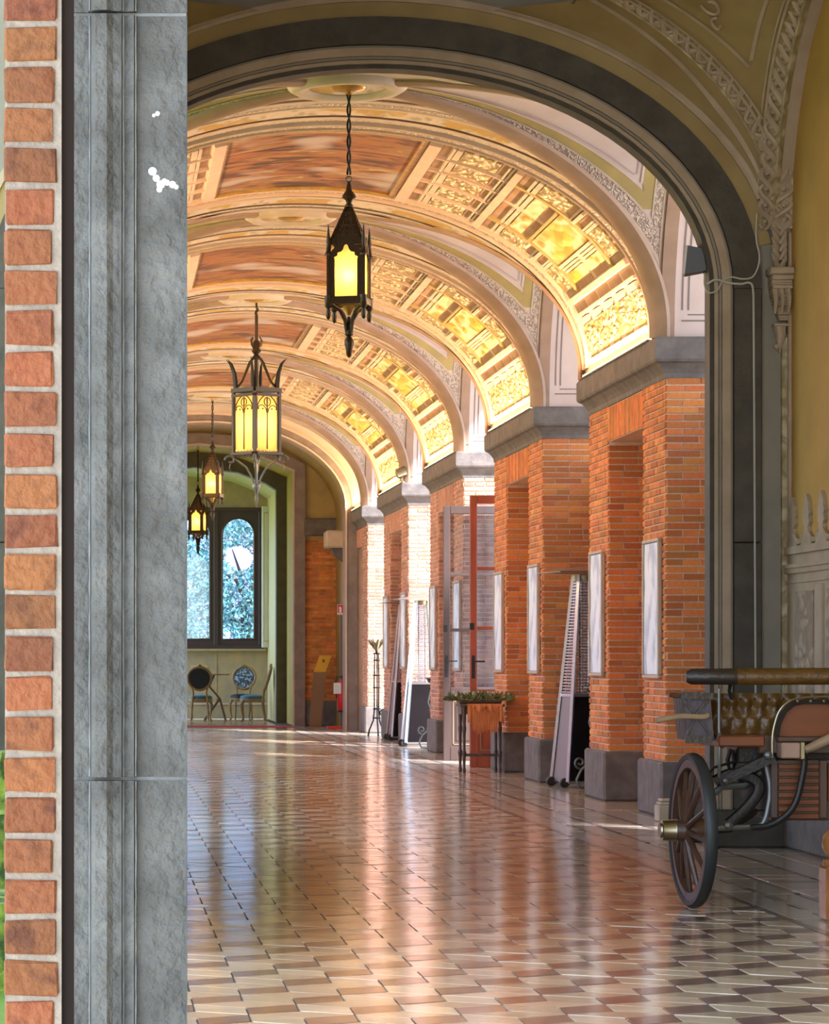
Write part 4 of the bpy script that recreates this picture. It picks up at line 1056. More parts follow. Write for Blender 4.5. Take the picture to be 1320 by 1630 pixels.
L3 = copy_tree(L1); L3.location = (1.882, 52.17, 5.64); L3.rotation_euler = (0, 0, radians(-16)); L3['label'] = 'amber spired lantern third along the vault, left of the tracery lantern'
L4 = copy_tree(L1); L4.location = (1.90, 60.4, 5.36); L4.rotation_euler = (0, 0, radians(-20)); L4['label'] = 'pale glowing spired lantern farthest away, against the window room'
L_fill = copy_tree(L1); L_fill.location = (1.9, 12.6, 6.0); L_fill_lamp = [c for c in L_fill.children if c.type == 'LIGHT'][0]; L_fill_lamp.data = L_fill_lamp.data.copy(); L_fill_lamp.data.energy = 150; L_fill['label'] = 'spired lantern of the near bay, above the frame'  # extra lantern out of view, added to warm the near bay
# the larger tracery lantern
t = thing('tracery_lantern', 'large iron lantern with gothic tracery panes and four outward horns', 'lantern', (1.905, 38.05, 5.64), radians(38))
MB().lathe([(.10, .01), (.09, -.01), (.03, -.02), (.02, -.05)], (0, 0, 0), 14).build('ceiling_rose', m_goldplain, t, True)
MB().tube([(0, 0, -.03), (0, 0, -.10), (.02, 0, -.13), (-.01, 0, -.17), (0, 0, -.2), (0, 0, -.62)], [.014, .014, .02, .016, .02, .022], 8).build('hanging_rod', m_bronze, t, True)
k_ = MB(); k_.lathe([(.022, -.50), (.05, -.54), (.045, -.60), (.06, -.64), (.03, -.68), (.05, -.70), (.06, -.72), (.03, -.74)], (0, 0, 0), 10)
for a in range(4):
    c_, s2 = cos(a * pi / 2), sin(a * pi / 2); k_.tube([(c_ * .03, s2 * .03, -.62), (c_ * .08, s2 * .08, -.56), (c_ * .09, s2 * .09, -.50), (c_ * .06, s2 * .06, -.47)], .009, 5)
k_.build('collar', m_bronze, t, True)
zt = -1.10; zb = -1.93; s = .195
cor = [Vector((s * sqrt(2) * cos(a), s * sqrt(2) * sin(a), 0)) for a in [pi / 4 + k * pi / 2 for k in range(4)]]
for k in range(4):
    a, b = cor[k], cor[(k + 1) % 4]; d = b - a; w = d.length; u = d.normalized(); n = (a + b).normalized(); mid = (a + b) / 2
    fn = lambda x, z, o_: mid + u * x + n * o_ + Vector((0, 0, z))
    MB().tube([Vector((0, 0, -.70)) + a * .12, a * .30 + Vector((0, 0, -.78)), a * .62 + Vector((0, 0, -1.0)), a * .92 + Vector((0, 0, zt))], [.014, .02, .016, .014], 6).build('roof_strut', m_bronze, t, True)
    hn = MB()
    for q in (a * .95 + d * .06, a * .95 + Vector((a.y, -a.x, 0)) * .1):
        hn.tube([q + Vector((0, 0, zt - .02)), q * 1.0 + Vector((0, 0, zt + .08)), q * 1.06 + Vector((0, 0, zt + .20)), q * 1.22 + Vector((0, 0, zt + .31)), q * 1.42 + Vector((0, 0, zt + .37))], [.018, .024, .02, .013, .003], 6)
    hn.build('horn', m_iron, t, True)
    f = MB()
    f.bar(fn(-w / 2 - .01, zt - .01, .012), fn(w / 2 + .01, zt - .01, .012), .05, .05, n); f.bar(fn(-w / 2, zt - .075, .004), fn(w / 2, zt - .075, .004), .03, .07, n)
    f2 = MB(); f2.bar(fn(-w / 2, zb + .05, .004), fn(w / 2, zb + .05, .004), .03, .10, n); f2.build('lower_band', m_greyiron if k == 3 else m_bronze, t)
    f.build('frame_band', m_greyiron if k == 3 else m_bronze, t)
    MB().bar(a + Vector((0, 0, zb)), a + Vector((0, 0, zt)), .035).build('corner_post', m_bronze, t)
    tr_ = MB()
    for x in (-w / 2 + .03, 0, w / 2 - .03): tr_.bar(fn(x, zb + .1, .004), fn(x, zt - .1, .004), .012)
    for cx in (-w / 4 + .008, w / 4 - .008):
        r = w / 4 - .02; tr_.tube([fn(cx + r * cos(q), zt - .29 + r * 1.15 * sin(q), .006) for q in [pi * j / 12 for j in range(13)]], .006, 5)
    R = w / 2 - .03
    for sg in (1, -1): tr_.tube([fn(sg * (R - R * 2 * (1 - cos(q)) / 1.0), zt - .27 + R * 1.45 * sin(q), .006) for q in [1.05 * j / 10 for j in range(11)]], .007, 5)
    tr_.tube([fn(.05 * cos(q), zt - .16 + .05 * sin(q), .006) for q in [2 * pi * j / 16 for j in range(17)]], .006, 5, False)
    for j in range(-2, 3): tr_.ball(fn(j * w / 5.5, zt - .245, .006), .011, 6, 4)
    tr_.build('tracery', m_bronze, t, True)
    MB().prism([(-w / 2 + .01, zb + .08), (w / 2 - .01, zb + .08), (w / 2 - .01, zt - .06), (-w / 2 + .01, zt - .06)], fn, -.012, -.008).build('glass_pane', m_frostw, t)
    ln_ = MB()
    for j in range(6):
        x = -w / 2 + .05 + j * (w - .1) / 5; ln_.tube([fn(x + .022 * cos(q), zb + .05 + .03 * sin(q), .022) for q in [2 * pi * i_ / 8 for i_ in range(9)]], .004, 4, False)
    ln_.build('pierced_band', m_brass if k == 3 else m_bronze, t, True)
    sc_ = MB(); sc_.tube([a + a * .15 + Vector((0, 0, zb - .02)) + Vector((a.x * .25 * cos(q), a.y * .25 * cos(q), .06 * sin(q))) * (1 - q / 9) for q in [j * .5 for j in range(12)]], .014, 6)
    sc_.tube([a * .95 + Vector((0, 0, zb - .0)), a * .75 + Vector((0, 0, zb - .05)), a * .45 + Vector((0, 0, zb - .11)), a * .22 + Vector((0, 0, zb - .22)), a * .10 + Vector((0, 0, zb - .32))], [.016, .015, .014, .013, .012], 6)
    sc_.tube([a * 1.15 + Vector((0, 0, zb - .07)), a * 1.2 + Vector((0, 0, zb - .12)), a * 1.12 + Vector((0, 0, zb - .15))], [.008, .006, .003], 5)
    sc_.build('bracket', m_greyiron, t, True)
MB().lathe([(.02, zb - .28), (.045, zb - .32), (.05, zb - .36), (.03, zb - .40), (.014, zb - .44), (.022, zb - .48), (.018, zb - .52), (.004, zb - .60)], (0, 0, 0), 8).build('finial', m_greyiron, t, True)
MB().ball((0, 0, zt - .42), .05, 12, 8).build('bulb', m_bulb, t, True)
lamp('POINT', 'lantern_lamp', (0, 0, zt - .42), LANTERN * 1.7, (1., .70, .34), t, radius=.06)
# ------------------------------------------------------------------ silvery pictures on the pier faces
m_pictureframe = M('pale_frame', (.50, .40, .32), .5, (.42, .33, .26), 9)
PN = ['nearest', 'second', 'third', 'fourth']
for i in range(4):
    N = NP[i]
    for k, (ya, yb) in enumerate(((N + .13, N + .88), (N + 3.02, N + 3.76))):
        where = ('near strip' if k == 0 else 'far strip')
        if i == 2 and k == 0: lab = 'silvery picture seen through the glass of the brown door leaf'
        else: lab = 'silvery mottled picture in thin wooden frame on the %s of the %s brick pier' % (where, PN[i])
        p = thing('framed_picture', lab, 'picture', (XP - .012, (ya + yb) / 2, 1.70), group='silvery pictures on the brick piers')
        w = (yb - ya) / 2; fr = MB()
        fr.bbox(-.038, 0, -w, w, .545, .575, .006); fr.bbox(-.038, 0, -w, w, -.575, -.545, .006); fr.bbox(-.038, 0, -w, -w + .03, -.545, .545, .006); fr.bbox(-.038, 0, w - .03, w, -.545, .545, .006)
        fr.build('frame', m_pictureframe, p)
        g = MB(); n1, n2 = 7, 9     # slightly buckled sheet
        g.grid([[(-.022 + random.uniform(-.004, .004), -w + .034 + (2 * w - .068) * a / n1, -.541 + 1.082 * b / n2) for a in range(n1 + 1)] for b in range(n2 + 1)]); g.build('silvered_sheet', m_silver, p, True)
# ------------------------------------------------------------------ glazed door leaves folded open
def leaf(name, label, loc, wood, inner):
    d = thing(name, label, 'door', loc, kind='structure'); Wd = .86; Hd = 3.2; th = .05
    fr = MB(); fr.bbox(0, .085, -th / 2, th / 2, 0, Hd, .008); fr.bbox(Wd - .085, Wd, -th / 2, th / 2, 0, Hd, .008)
    fr.build('stile', wood, d)
    rl = MB(); rl.bbox(.085, Wd - .085, -th / 2, th / 2, Hd - .10, Hd, .008); rl.bbox(.085, Wd - .085, -th / 2, th / 2, .0, .17, .008); rl.bbox(.085, Wd - .085, -th / 2, th / 2, .78, .92, .008); rl.build('rail', wood, d)
    for z in (1.64, 2.34): MB().bbox(.085, Wd - .085, -.018, .018, z - .02, z + .02, .004).build('glazing_bar', wood, d)
    for z0, z1 in ((.92, 1.62), (1.66, 2.32), (2.36, 3.10)): MB().box(.08, Wd - .08, -.003, .003, z0, z1).build('pane', m_glass, d)
    pn = MB(); pn.bbox(.08, Wd - .08, -.012, .012, .16, .79, .004); pn.bbox(.15, Wd - .15, -.022, .022, .24, .71, .012)
    o = pn.build('panel', inner, d)
    bd = MB()
    for x0, x1, z0, z1 in ((.12, .13, .2, .75), (Wd - .13, Wd - .12, .2, .75), (.12, Wd - .12, .2, .21), (.12, Wd - .12, .74, .75)): bd.box(x0, x1, -.02, .02, z0, z1)
    bd.build('panel_bead', m_palewood, o)
    h = MB(); h.bbox(.02, .06, -th / 2 - .008, -th / 2, 1.05, 1.32, .003); h.tube([(.04, -th / 2, 1.25), (.04, -.065, 1.25), (.17, -.065, 1.25)], .010, 6); h.ball((.04, -th / 2 - .006, 1.11), .012); h.build('handle', m_iron, d, True)
    MB().bbox(-.004, .05, -th / 2 - .012, -th / 2, 1.62, 1.70, .003).build('lock_plate', m_iron, d)
    return d
leaf('door_1', 'red-brown glazed door leaf standing open behind the flower table', (4.354, 36.9, 0), m_redwood, m_redwood)
leaf('door_2', 'brown glazed door leaf standing open behind the red one', (4.325, 39.48, 0), m_brownwood, m_brownwood)
# ------------------------------------------------------------------ pyramid patio heaters
def heater(label):
    t = thing('patio_heater', label, 'heater', group='pyramid patio heaters'); b0, b1, zt, zm = .26, .085, 2.12, .92
    def hw(z): return b0 + (b1 - b0) * z / zt
    C4 = [(1, 1), (-1, 1), (-1, -1), (1, -1)]
    for k in range(4):
        x, y = C4[k]; x2, y2 = C4[(k + 1) % 4]
        p = MB(); p.bar((x * b0, y * b0, .06), (x * b1, y * b1, zt), .032, .032, (x, -y, 0)); p.build('post', m_chrome, t)
        pn = MB(); a = hw(.07) - .006; c = hw(zm) - .006
        out = lambda f, z, e: Vector(((x + (x2 - x) * f) * (e), (y + (y2 - y) * f) * (e), z))
        vs = [out(f, z, e + o_) for o_ in (0, -.012) for f, z, e in ((.04, .07, a), (.96, .07, a), (.96, zm, c), (.04, zm, c))]
        pn.add(vs, [(0, 1, 2, 3), (7, 6, 5, 4), (0, 4, 5, 1), (1, 5, 6, 2), (2, 6, 7, 3), (3, 7, 4, 0)])
        pn.build('lower_panel', m_brownpanel if k == 1 else m_blackpanel, t)
        g = MB()
        for q in range(38):
            z = zm + .03 + q * (zt - zm - .08) / 37; e = hw(z) - .004; g.bar(out(.06, z, e), out(.94, z, e), .009)
        for f in (.3, .5, .7): g.bar(out(f, zm, hw(zm) - .004), out(f, zt - .03, hw(zt - .03) - .004), .006)
        g.build('guard_grille', m_chrome, t)
        rl = MB(); rl.bar(out(.02, zm, hw(zm)), out(.98, zm, hw(zm)), .02, .03); rl.build('mid_rail', m_chrome, t)
    MB().lathe([(.055, zm), (.055, zt - .06)], (0, 0, 0), 18).build('glass_tube', M_TUBE, t, True)
    MB().lathe([(.10, zt - .06), (.11, zt), (.03, zt + .01)], (0, 0, 0), 16).build('burner_cap', m_brass, t, True)
    cp = MB(); cp.add([(.38 * a, .38 * b, zt + .03) for a, b in C4] + [(.05 * a, .05 * b, zt + .085) for a, b in C4] + [(.37 * a, .37 * b, zt + .02) for a, b in C4] + [(.05 * a, .05 * b, zt + .065) for a, b in C4],
                     [(4, 5, 6, 7)] + [(k, (k + 1) % 4, 4 + (k + 1) % 4, 4 + k) for k in range(4)] + [(8 + k, 12 + k, 12 + (k + 1) % 4, 8 + (k + 1) % 4) for k in range(4)] + [(k, 8 + k, 8 + (k + 1) % 4, (k + 1) % 4) for k in range(4)] + [(15, 14, 13, 12)]); cp.build('reflector_top', m_chrome, t)
    MB().bbox(-b0 + .01, b0 - .01, -b0 + .01, b0 - .01, .045, .07, .005).build('base_plate', m_chrome, t)
    for x, y in ((-1, 1), (-1, -1)):
        w = MB(); w.lathe([(.012, -.05), (.045, -.045), (.05, -.02), (.05, .0), (.045, .012), (.012, .014)], (x * (b0 + .015), y * (b0 - .05), .05), 16, Matrix.Rotation(pi / 2, 4, 'X')); w.build('wheel', m_black, t, True)
    for x, y in ((1, 1), (1, -1)): MB().bbox(x * b0 - .03, x * b0 + .03, y * b0 - .03, y * b0 + .03, 0, .05, .005).build('foot', m_chrome, t)
    return t
M_TUBE = M_glass('tube_glass', (.82, .86, .95))
hA = heater('nearest steel pyramid patio heater, between the two nearest brick piers'); hA.location = (4.86, 31.45, 0); hA.rotation_euler = (0, 0, radians(10))
hB = copy_tree(hA); hB.location = (4.70, 45.75, 0); hB.rotation_euler = (0, 0, radians(1)); hB['label'] = 'steel pyramid patio heater behind the iron scroll stand, left of the glazed doors'
hC = copy_tree(hA); hC.location = (4.80, 49.12, 0); hC.rotation_euler = (0, 0, radians(4)); hC['label'] = 'farthest patio heater, standing in the niche of the fourth pier'
# ------------------------------------------------------------------ wrought iron scroll stands
def scroll(mb, c, r, a0, turns, plane, rad=.012, n=26, sgn=1):
    pts = []
    for k in range(n):
        f = k / (n - 1); a = a0 + sgn * turns * 2 * pi * f; rr = r * (1 - .78 * f); p = plane(rr * cos(a), rr * sin(a)); pts.append(Vector(c) + p)
    mb.tube(pts, rad, 6)
def iron_stand(label, h=1.0):
    t = thing('iron_stand', label, 'stand', group='wrought iron scroll stands')
    for k in range(3):
        a = pi + k * 2 * pi / 3; dr = Vector((cos(a), sin(a), 0)); pl_ = lambda u, v: dr * u + Vector((0, 0, v))
        lg = MB(); lg.tube([pl_(.10, .55), pl_(.05, .42), pl_(.10, .30), pl_(.22, .20), pl_(.27, .10), pl_(.24, .02), pl_(.16, .012), pl_(.10, .03)], .013, 7)
        scroll(lg, pl_(.235, .27), .06, -pi / 2, 1.2, pl_, .011); scroll(lg, pl_(.12, .27), .05, pi, -1.1, pl_, .010); lg.tube([pl_(.10, .55), pl_(.14, .66), pl_(.11, .80), pl_(.03, h)], .011, 6)
        lg.build('leg', m_greyiron, t, True)
    rg = MB()
    for z, r in ((h, .17), (.55, .11)): rg.tube([(r * cos(q), r * sin(q), z) for q in [2 * pi * j / 20 for j in range(21)]], .01, 6, False)
    rg.build('ring', m_greyiron, t, True)
    MB().lathe([(.06, h - .09), (.13, h - .06), (.165, h), (.175, h + .01), (.15, h + .005), (.0001, h - .06)], (0, 0, 0), 18).build('basin', m_iron, t, True)
    return t
st = iron_stand('grey wrought iron scroll stand against the nearest heater'); st.location = (4.93, 30.75, 0); st.rotation_euler = (0, 0, radians(12))
s2 = copy_tree(st); s2.location = (4.80, 44.55, 0); s2.rotation_euler = (0, 0, radians(10)); s2['label'] = 'grey wrought iron scroll stand beside the third brick pier'
# torch stand
t = thing('iron_torchere', 'tall slender wrought iron torch stand with a flower-shaped top by the farthest pier', 'stand', (4.56, 51.6, 0))
for k in range(3):
    a = .6 + k * 2 * pi / 3; q = lambda r, z: (r * cos(a), r * sin(a), z)
    MB().tube([q(.15, .0), q(.13, .10), q(.06, .26), q(.04, .45), q(.045, .9), q(.035, 1.35)], [.018, .014, .014, .013, .012, .011], 6).build('leg', m_iron, t, True)
r_ = MB()
for z, w in ((.30, .06), (.45, .05), (.80, .055), (1.0, .055), (1.25, .045), (1.36, .05)): r_.tube([(w * cos(q), w * sin(q), z) for q in [2 * pi * j / 12 for j in range(13)]], .013, 6, False)
scroll(r_, (.10, 0, .38), .07, 0, 1.1, lambda u, v: Vector((u, 0, v)), .012); r_.build('collar', m_iron, t, True)
fl = MB(); fl.lathe([(.015, 1.34), (.03, 1.42), (.07, 1.46), (.0001, 1.44)], (0, 0, 0), 10)
for k in range(9):
    a = k * 2 * pi / 9; fl.tube([(.03 * cos(a), .03 * sin(a), 1.44), (.09 * cos(a), .09 * sin(a), 1.52), (.13 * cos(a), .13 * sin(a), 1.55 + .03 * (k % 2)), (.12 * cos(a), .12 * sin(a), 1.60)], [.02, .028, .02, .004], 5)
fl.build('flower_top', m_brass, t, True)
# ------------------------------------------------------------------ table with greenery
t = thing('side_table', 'slender dark turned-leg table in front of the red door leaf', 'table', (4.28, 35.3, 0))
MB().bbox(-.25, .25, -.24, .24, .745, .775, .008).build('tabletop', m_darkwood, t)
for x in (-.20, .20):
    for y in (-.19, .19):
        MB().lathe([(.016, 0), (.022, .04), (.014, .07), (.02, .20), (.026, .23), (.016, .26), (.018, .45), (.026, .50), (.018, .54), (.022, .60), (.022, .745)], (x, y, 0), 10).build('leg', m_darkwood, t, True)
ap = MB(); ap.box(-.22, .22, -.20, -.18, .66, .745); ap.box(-.22, .22, .18, .20, .66, .745); ap.box(-.23, -.21, -.19, .19, .66, .745); ap.box(.21, .23, -.19, .19, .66, .745); ap.build('apron', m_darkwood, t)
sr = MB(); sr.bar((-.22, -.19, .2), (.22, -.19, .2), .02); sr.bar((-.22, .19, .2), (.22, .19, .2), .02); sr.bar((0, -.19, .2), (0, .19, .2), .02); sr.build('stretcher', m_darkwood, t)
cl = MB(); rows = []
for k in range(25):
    f = k / 24; x = -.17 + .40 * f; dip = .20 * (1 - abs(2 * f - .9)) if f < .95 else .12; dip = .05 + .15 * abs(cos(pi * f * 1.0)) ** 1.6 + .02 * sin(f * 20)
    rows.append([(x, .22, .779), (x, -.245, .779), (x + .01 * sin(k), -.262 - .008 * sin(k * 1.7), .75), (x + .02 * sin(k * .8), -.265 - .014 * sin(k * 1.7), .775 - dip * .6), (x + .02 * sin(k * .8), -.262 - .02 * sin(k * 1.7), .775 - dip)])
cl.grid(rows); co = tag(cl.build('table_runner', m_cloth, None, True), 'orange cloth with hanging fringe draped over the slender dark table', 'cloth'); co.location = (4.28, 35.3, 0)
fg = MB()
for k in range(48):
    f = k / 47; x = -.11 + .28 * f; z = .62 - .03 * abs(sin(f * 6)); fg.tube([(x, -.268 - .004 * (k % 3), z + .10), (x + random.uniform(-.004, .004), -.272, z), (x + random.uniform(-.01, .01), -.268, z - .10 - random.uniform(0, .05))], .0045, 4)
fg.build('fringe', m_cloth, co, kind='stuff')
gb = thing('greenery_arrangement', 'low trough of dried greenery and pale blooms on the cloth', 'plant', (4.27, 35.3, .78))
MB().bbox(-.24, .24, -.14, .14, 0, .05, .012).build('trough', m_darkwood, gb)
lf = MB(); bl = MB()
for k in range(900):
    p = Vector((random.gauss(0, .14), random.gauss(0, .09), .03)); p.x = max(-.31, min(.31, p.x * 1.5)); d = Vector((random.gauss(0, .8) + p.x * 2.5, random.gauss(0, .8), random.uniform(.2, 1))).normalized(); L = random.uniform(.06, .14) * (1.2 - abs(p.x)); c = d.cross(Vector((random.random(), random.random(), .3))).normalized()
    lf.add([p, p + d * L * .5 + c * .011, p + d * L, p + d * L * .5 - c * .011], [(0, 1, 2, 3)])
for k in range(60): bl.ball((random.gauss(0, .16), random.gauss(0, .07), random.uniform(.06, .13)), random.uniform(.008, .016), 6, 4)
lf.build('foliage', m_green, gb, kind='stuff'); bl.build('bloom', m_bloom, gb, True, kind='stuff')
# ------------------------------------------------------------------ lobby: info stand, extinguisher, sign, rugs
t = thing('info_lectern', 'smoked sheet lectern with a yellow tilted plate before the brick wall', 'lectern', (4.02, 58.6, 0))
sh_ = MB(); prof_ = [(0, .012), (.012, .35), (.04, .8), (.075, 1.02), (.0, 1.03)]
b0 = [(.0, 0), (.035, .5), (.085, 1.03)]
rows = [[(-.10 + dx, .02 - .02 * z, z), (.12 + dx, .02 - .02 * z, z)] for dx, z in b0]; sh_.grid(rows); rows2 = [[(x, y + .01, z) for x, y, z in r] for r in rows]; sh_.grid(rows2)
sh_.bar(rows[0][1], rows[2][1], .012); sh_.bar(rows[0][0], rows[2][0], .012); sh_.build('stand_sheet', m_acrylic, t)
tp = MB(); tp.add([(-.02, -.02, 1.03), (.205, -.02, 1.03), (.33, .25, 1.33), (.11, .25, 1.33), (-.02, -.012, 1.018), (.205, -.012, 1.018), (.33, .258, 1.318), (.11, .258, 1.318)], [(0, 1, 2, 3), (7, 6, 5, 4), (0, 4, 5, 1), (1, 5, 6, 2), (2, 6, 7, 3), (3, 7, 4, 0)]); tpo = tp.build('tilted_plate', m_yellowsign, t)
MB().box(-.11, .14, -.12, .16, 0, .012).build('foot_plate', m_acrylic, t)
ic = MB(); ic.tube([(.17, .13, 1.203), (.19, .16, 1.236), (.16, .17, 1.247)], .012, 5); ic.build('printed_mark', m_black, tpo)
t = thing('fire_extinguisher', 'red fire extinguisher with a white tag beside the far stone jamb', 'extinguisher', (4.44, 57.45, .33))
MB().lathe([(.075, 0), (.085, .015), (.085, .44), (.07, .50), (.03, .535), (.025, .57)], (0, 0, 0), 20).build('cylinder_body', m_red, t, True)
MB().tube([(0, 0, .57), (0, 0, .61), (.03, 0, .64), (.10, 0, .645)], .014, 7).build('valve', m_black, t, True)
h_ = MB(); h_.tube([(-.02, 0, .60), (-.08, 0, .62), (-.115, 0, .52), (-.11, 0, .40), (-.10, -.01, .22)], .012, 7); h_.build('hose', m_black, t, True)
MB().bbox(-.16, -.02, -.095, -.09, .30, .50, .002).build('tag', m_white, t)
t = thing('extinguisher_stand', 'dark post stand on a red base holding the fire extinguisher', 'stand', (4.44, 57.55, 0))
MB().bbox(-.27, .18, -.22, .14, 0, .035, .008).build('base_plate', m_red, t); MB().box(-.02, .02, .03, .06, .035, 2.18).build('post', m_greyiron, t); MB().bbox(-.08, .08, -.18, .05, .30, .33, .004).build('shelf', m_black, t)
t = tag(MB().bbox(-.06, .06, -.006, 0, 0, .20, .002).build('extinguisher_sign', m_red), 'small red fire extinguisher sign on a post above the extinguisher', 'sign'); t.location = (4.42, 57.57, 2.07)
sg_ = MB(); sg_.box(-.02, .02, -.009, -.006, .05, .14); sg_.box(-.008, .008, -.009, -.006, .14, .165); sg_.bar((0, -.008, .155), (-.035, -.008, .13), .007)
for x0, x1, z0, z1 in ((-.057, .057, .003, .012), (-.057, .057, .188, .197), (-.057, -.048, .003, .197), (.048, .057, .003, .197), (-.05, .05, .02, .04)): sg_.box(x0, x1, -.009, -.006, z0, z1)
sg_.build('pictogram', m_white, t)
tag(MB().bbox(1.2, 3.62, 58.2, 59.2, 0, .012, .004).build('red_runner', m_redcloth), 'thin red carpet strip across the far threshold', 'carpet')
# ------------------------------------------------------------------ chairs and table in the window room
def chair(label, fabric, back):
    t = thing('carved_chair', label, 'chair', group='carved chairs by the far window'); sh_h = .50
    st_ = MB(); rows = []
    for k in range(13):
        a = 2 * pi * k / 12
    st_.lathe([(.0001, sh_h + .045), (.14, sh_h + .04), (.235, sh_h + .015), (.25, sh_h - .02), (.24, sh_h - .05)], (0, 0, 0), 20, Matrix.Diagonal((1, .95, 1, 1))); st_.build('seat', fabric, t, True)
    MB().lathe([(.245, sh_h - .11), (.26, sh_h - .09), (.255, sh_h - .04), (.23, sh_h - .04), (.22, sh_h - .11)], (0, 0, 0), 20, Matrix.Diagonal((1, .95, 1, 1))).build('seat_rail', m_gildwood, t, True)
    for sx in (1, -1):
        MB().tube([(.17, sx * .17, sh_h - .07), (.215, sx * .21, .34), (.20, sx * .20, .20), (.175, sx * .175, .07), (.21, sx * .21, .01)], [.03, .03, .02, .014, .022], 8).build('leg', m_gildwood, t, True)
        MB().tube([(-.21, sx * .15, sh_h - .05), (-.22, sx * .16, .3), (-.27, sx * .175, .01)], [.024, .022, .018], 8).build('leg', m_gildwood, t, True)
        MB().tube([(-.21, sx * .15, sh_h - .05), (-.235, sx * .13, .60), (-.25, sx * .16, .68)], [.024, .02, .018], 8).build('back_post', m_gildwood, t, True)
    pts = []
    for k in range(33):
        a = 2 * pi * k / 32; r = 1 + .03 * cos(3 * a + pi); y = .235 * r * sin(a); z = .86 + .23 * r * cos(a) * (1 + .06 * cos(a)); pts.append(Vector((-.27 - (z - .68) * .28, y, z)))
    MB().tube(pts, .026, 8, False).build('back_frame', m_gildwood, t, True)
    c = sum(pts[:-1], Vector()) / 32; up = MB()
    for o_ in (.02, -.02):
        vs = [c + Vector((o_ * 1.5, 0, 0))] + [c + (p - c) * .9 + Vector((o_ * .5, 0, 0)) for p in pts[:-1]]; up.add(vs, [(0, 1 + k, 1 + (k + 1) % 32) for k in range(32)])
    up.build('back_pad', back, t, True)
    cr = MB(); cr.tube([(-.36, -.08, 1.09), (-.38, 0, 1.14), (-.36, .08, 1.09)], [.014, .03, .014], 7); cr.build('crest', m_gildwood, t, True)
    return t
c1 = chair('carved chair turned left under the far window, blue seat', m_blue, m_dblue); c1.location = (3.10, 63.6, 0); c1.rotation_euler = (0, 0, pi - .1)
c2 = chair('carved chair with a floral oval back behind the blue-seated one', m_dblue, m_floral); c2.location = (2.93, 64.6, 0); c2.rotation_euler = (0, 0, -pi / 2 - .2)
c3 = copy_tree(c1); c3.location = (2.05, 63.5, 0); c3.rotation_euler = (0, 0, pi / 2 - .1); c3['label'] = 'carved chair seen from behind at the edge of the grey jamb, dark oval back'
t = thing('folding_table', 'small thin-topped table with a dark slanting leg between the far chairs', 'table', (2.37, 64.3, 0))
MB().bbox(-.29, .29, -.3, .3, .93, .965, .006).build('tabletop', m_palewood, t)
for sy in (-.2, .2):
    q = MB(); q.bar((-.22, sy, 0), (.10, sy, .45), .05, .03); q.bar((.10, sy, .45), (-.12, sy, .70), .05, .03); q.bar((-.12, sy, .70), (-.02, sy, .93), .05, .03); q.bar((.22, sy, 0), (.10, sy, .45), .05, .03); q.build('leg', m_darkwood, t)
# ------------------------------------------------------------------ floodlight and cables on the front arch
t = thing('floodlight', 'grey floodlight box clipped to the inner edge of the stone arch', 'floodlight', (4.10, YA + .12, 4.03), radians(-10))
b = MB(); b.prism([(-.07, -.10), (.075, -.075), (.08, .07), (-.05, .10)], lambda u, v, d: (u, d, v), -.05, .10); b.build('housing', M('flood_grey', (.10, .115, .14), .5), t)
MB().prism([(-.082, -.095), (-.068, -.10), (-.048, .10), (-.064, .102)], lambda u, v, d: (u, d, v), -.055, .105).build('lens', m_white, t)
MB().tube([(.06, .03, -.06), (.085, .03, -.12), (.08, .03, -.20)], .008, 6).build('bracket', m_iron, t, True)
t = thing('power_cable', 'white cable looping from the floodlight across the arch and down the dark jamb', 'cable', (4.3, YA, 4.0))
cbm = MB(t.location); g = lambda x, z, y: (x, y, z)
P_ = lambda px, py, y=YA - .075: at(px, py, y)
cbm.tube(MB.smooth([P_(1122, 435, YA), P_(1122, 455, YA - .05), P_(1128, 466, YA - .06), P_(1142, 462), P_(1152, 446), P_(1165, 441), P_(1182, 444), P_(1198, 441), P_(1207, 425), P_(1209, 405), P_(1204, 380), P_(1205, 340)]), .006, 6)
cbm.build('cable', m_cable, t, True)
cbm = MB(t.location); cbm.tube(MB.smooth([P_(1126, 452, YA - .02), P_(1140, 445), P_(1158, 450), P_(1180, 452), P_(1193, 450), P_(1199, 462), P_(1200, 520), P_(1201, 700), P_(1202, 900), P_(1203, 1100), P_(1203, 1280), P_(1203, 1345)]), .0075, 6)
cbm.build('cable', m_cable, t, True)
# small pale block near the first pier
t = thing('plinth_block', 'small cream moulded stone block beside the carriage wheel', 'block', (4.49, 24.85, 0))
MB().bbox(-.08, .09, -.10, .10, 0, .13, .008).build('block', m_stuccocream, t); MB().bbox(-.07, .08, -.09, .09, .13, .155, .01).build('moulding', m_stuccocream, t); MB().bbox(-.06, .07, -.08, .08, .155, .18, .01).build('cap', m_stuccocream, t)
# turned wooden post at the right edge
t = thing('turned_post', 'glossy turned wooden post with a ball top beside the carriage', 'post', (3.655, 15.5, 0))
m_gloss = M('varnished_wood', (.33, .14, .04), .12, (.24, .09, .025), 8)
MB().bbox(-.085, .085, -.085, .085, 0, .27, .012).build('foot_block', m_gloss, t); MB().lathe([(.08, .27), (.085, .285), (.08, .30), (.05, .31)], (0, 0, 0), 20).build('collar', m_gloss, t, True)
MB().lathe([(.05, .31), (.075, .33), (.088, .37), (.085, .41), (.06, .45), (.03, .47), (.02, .50), (.0001, .51)], (0, 0, 0), 20).build('ball_top', m_gloss, t, True)
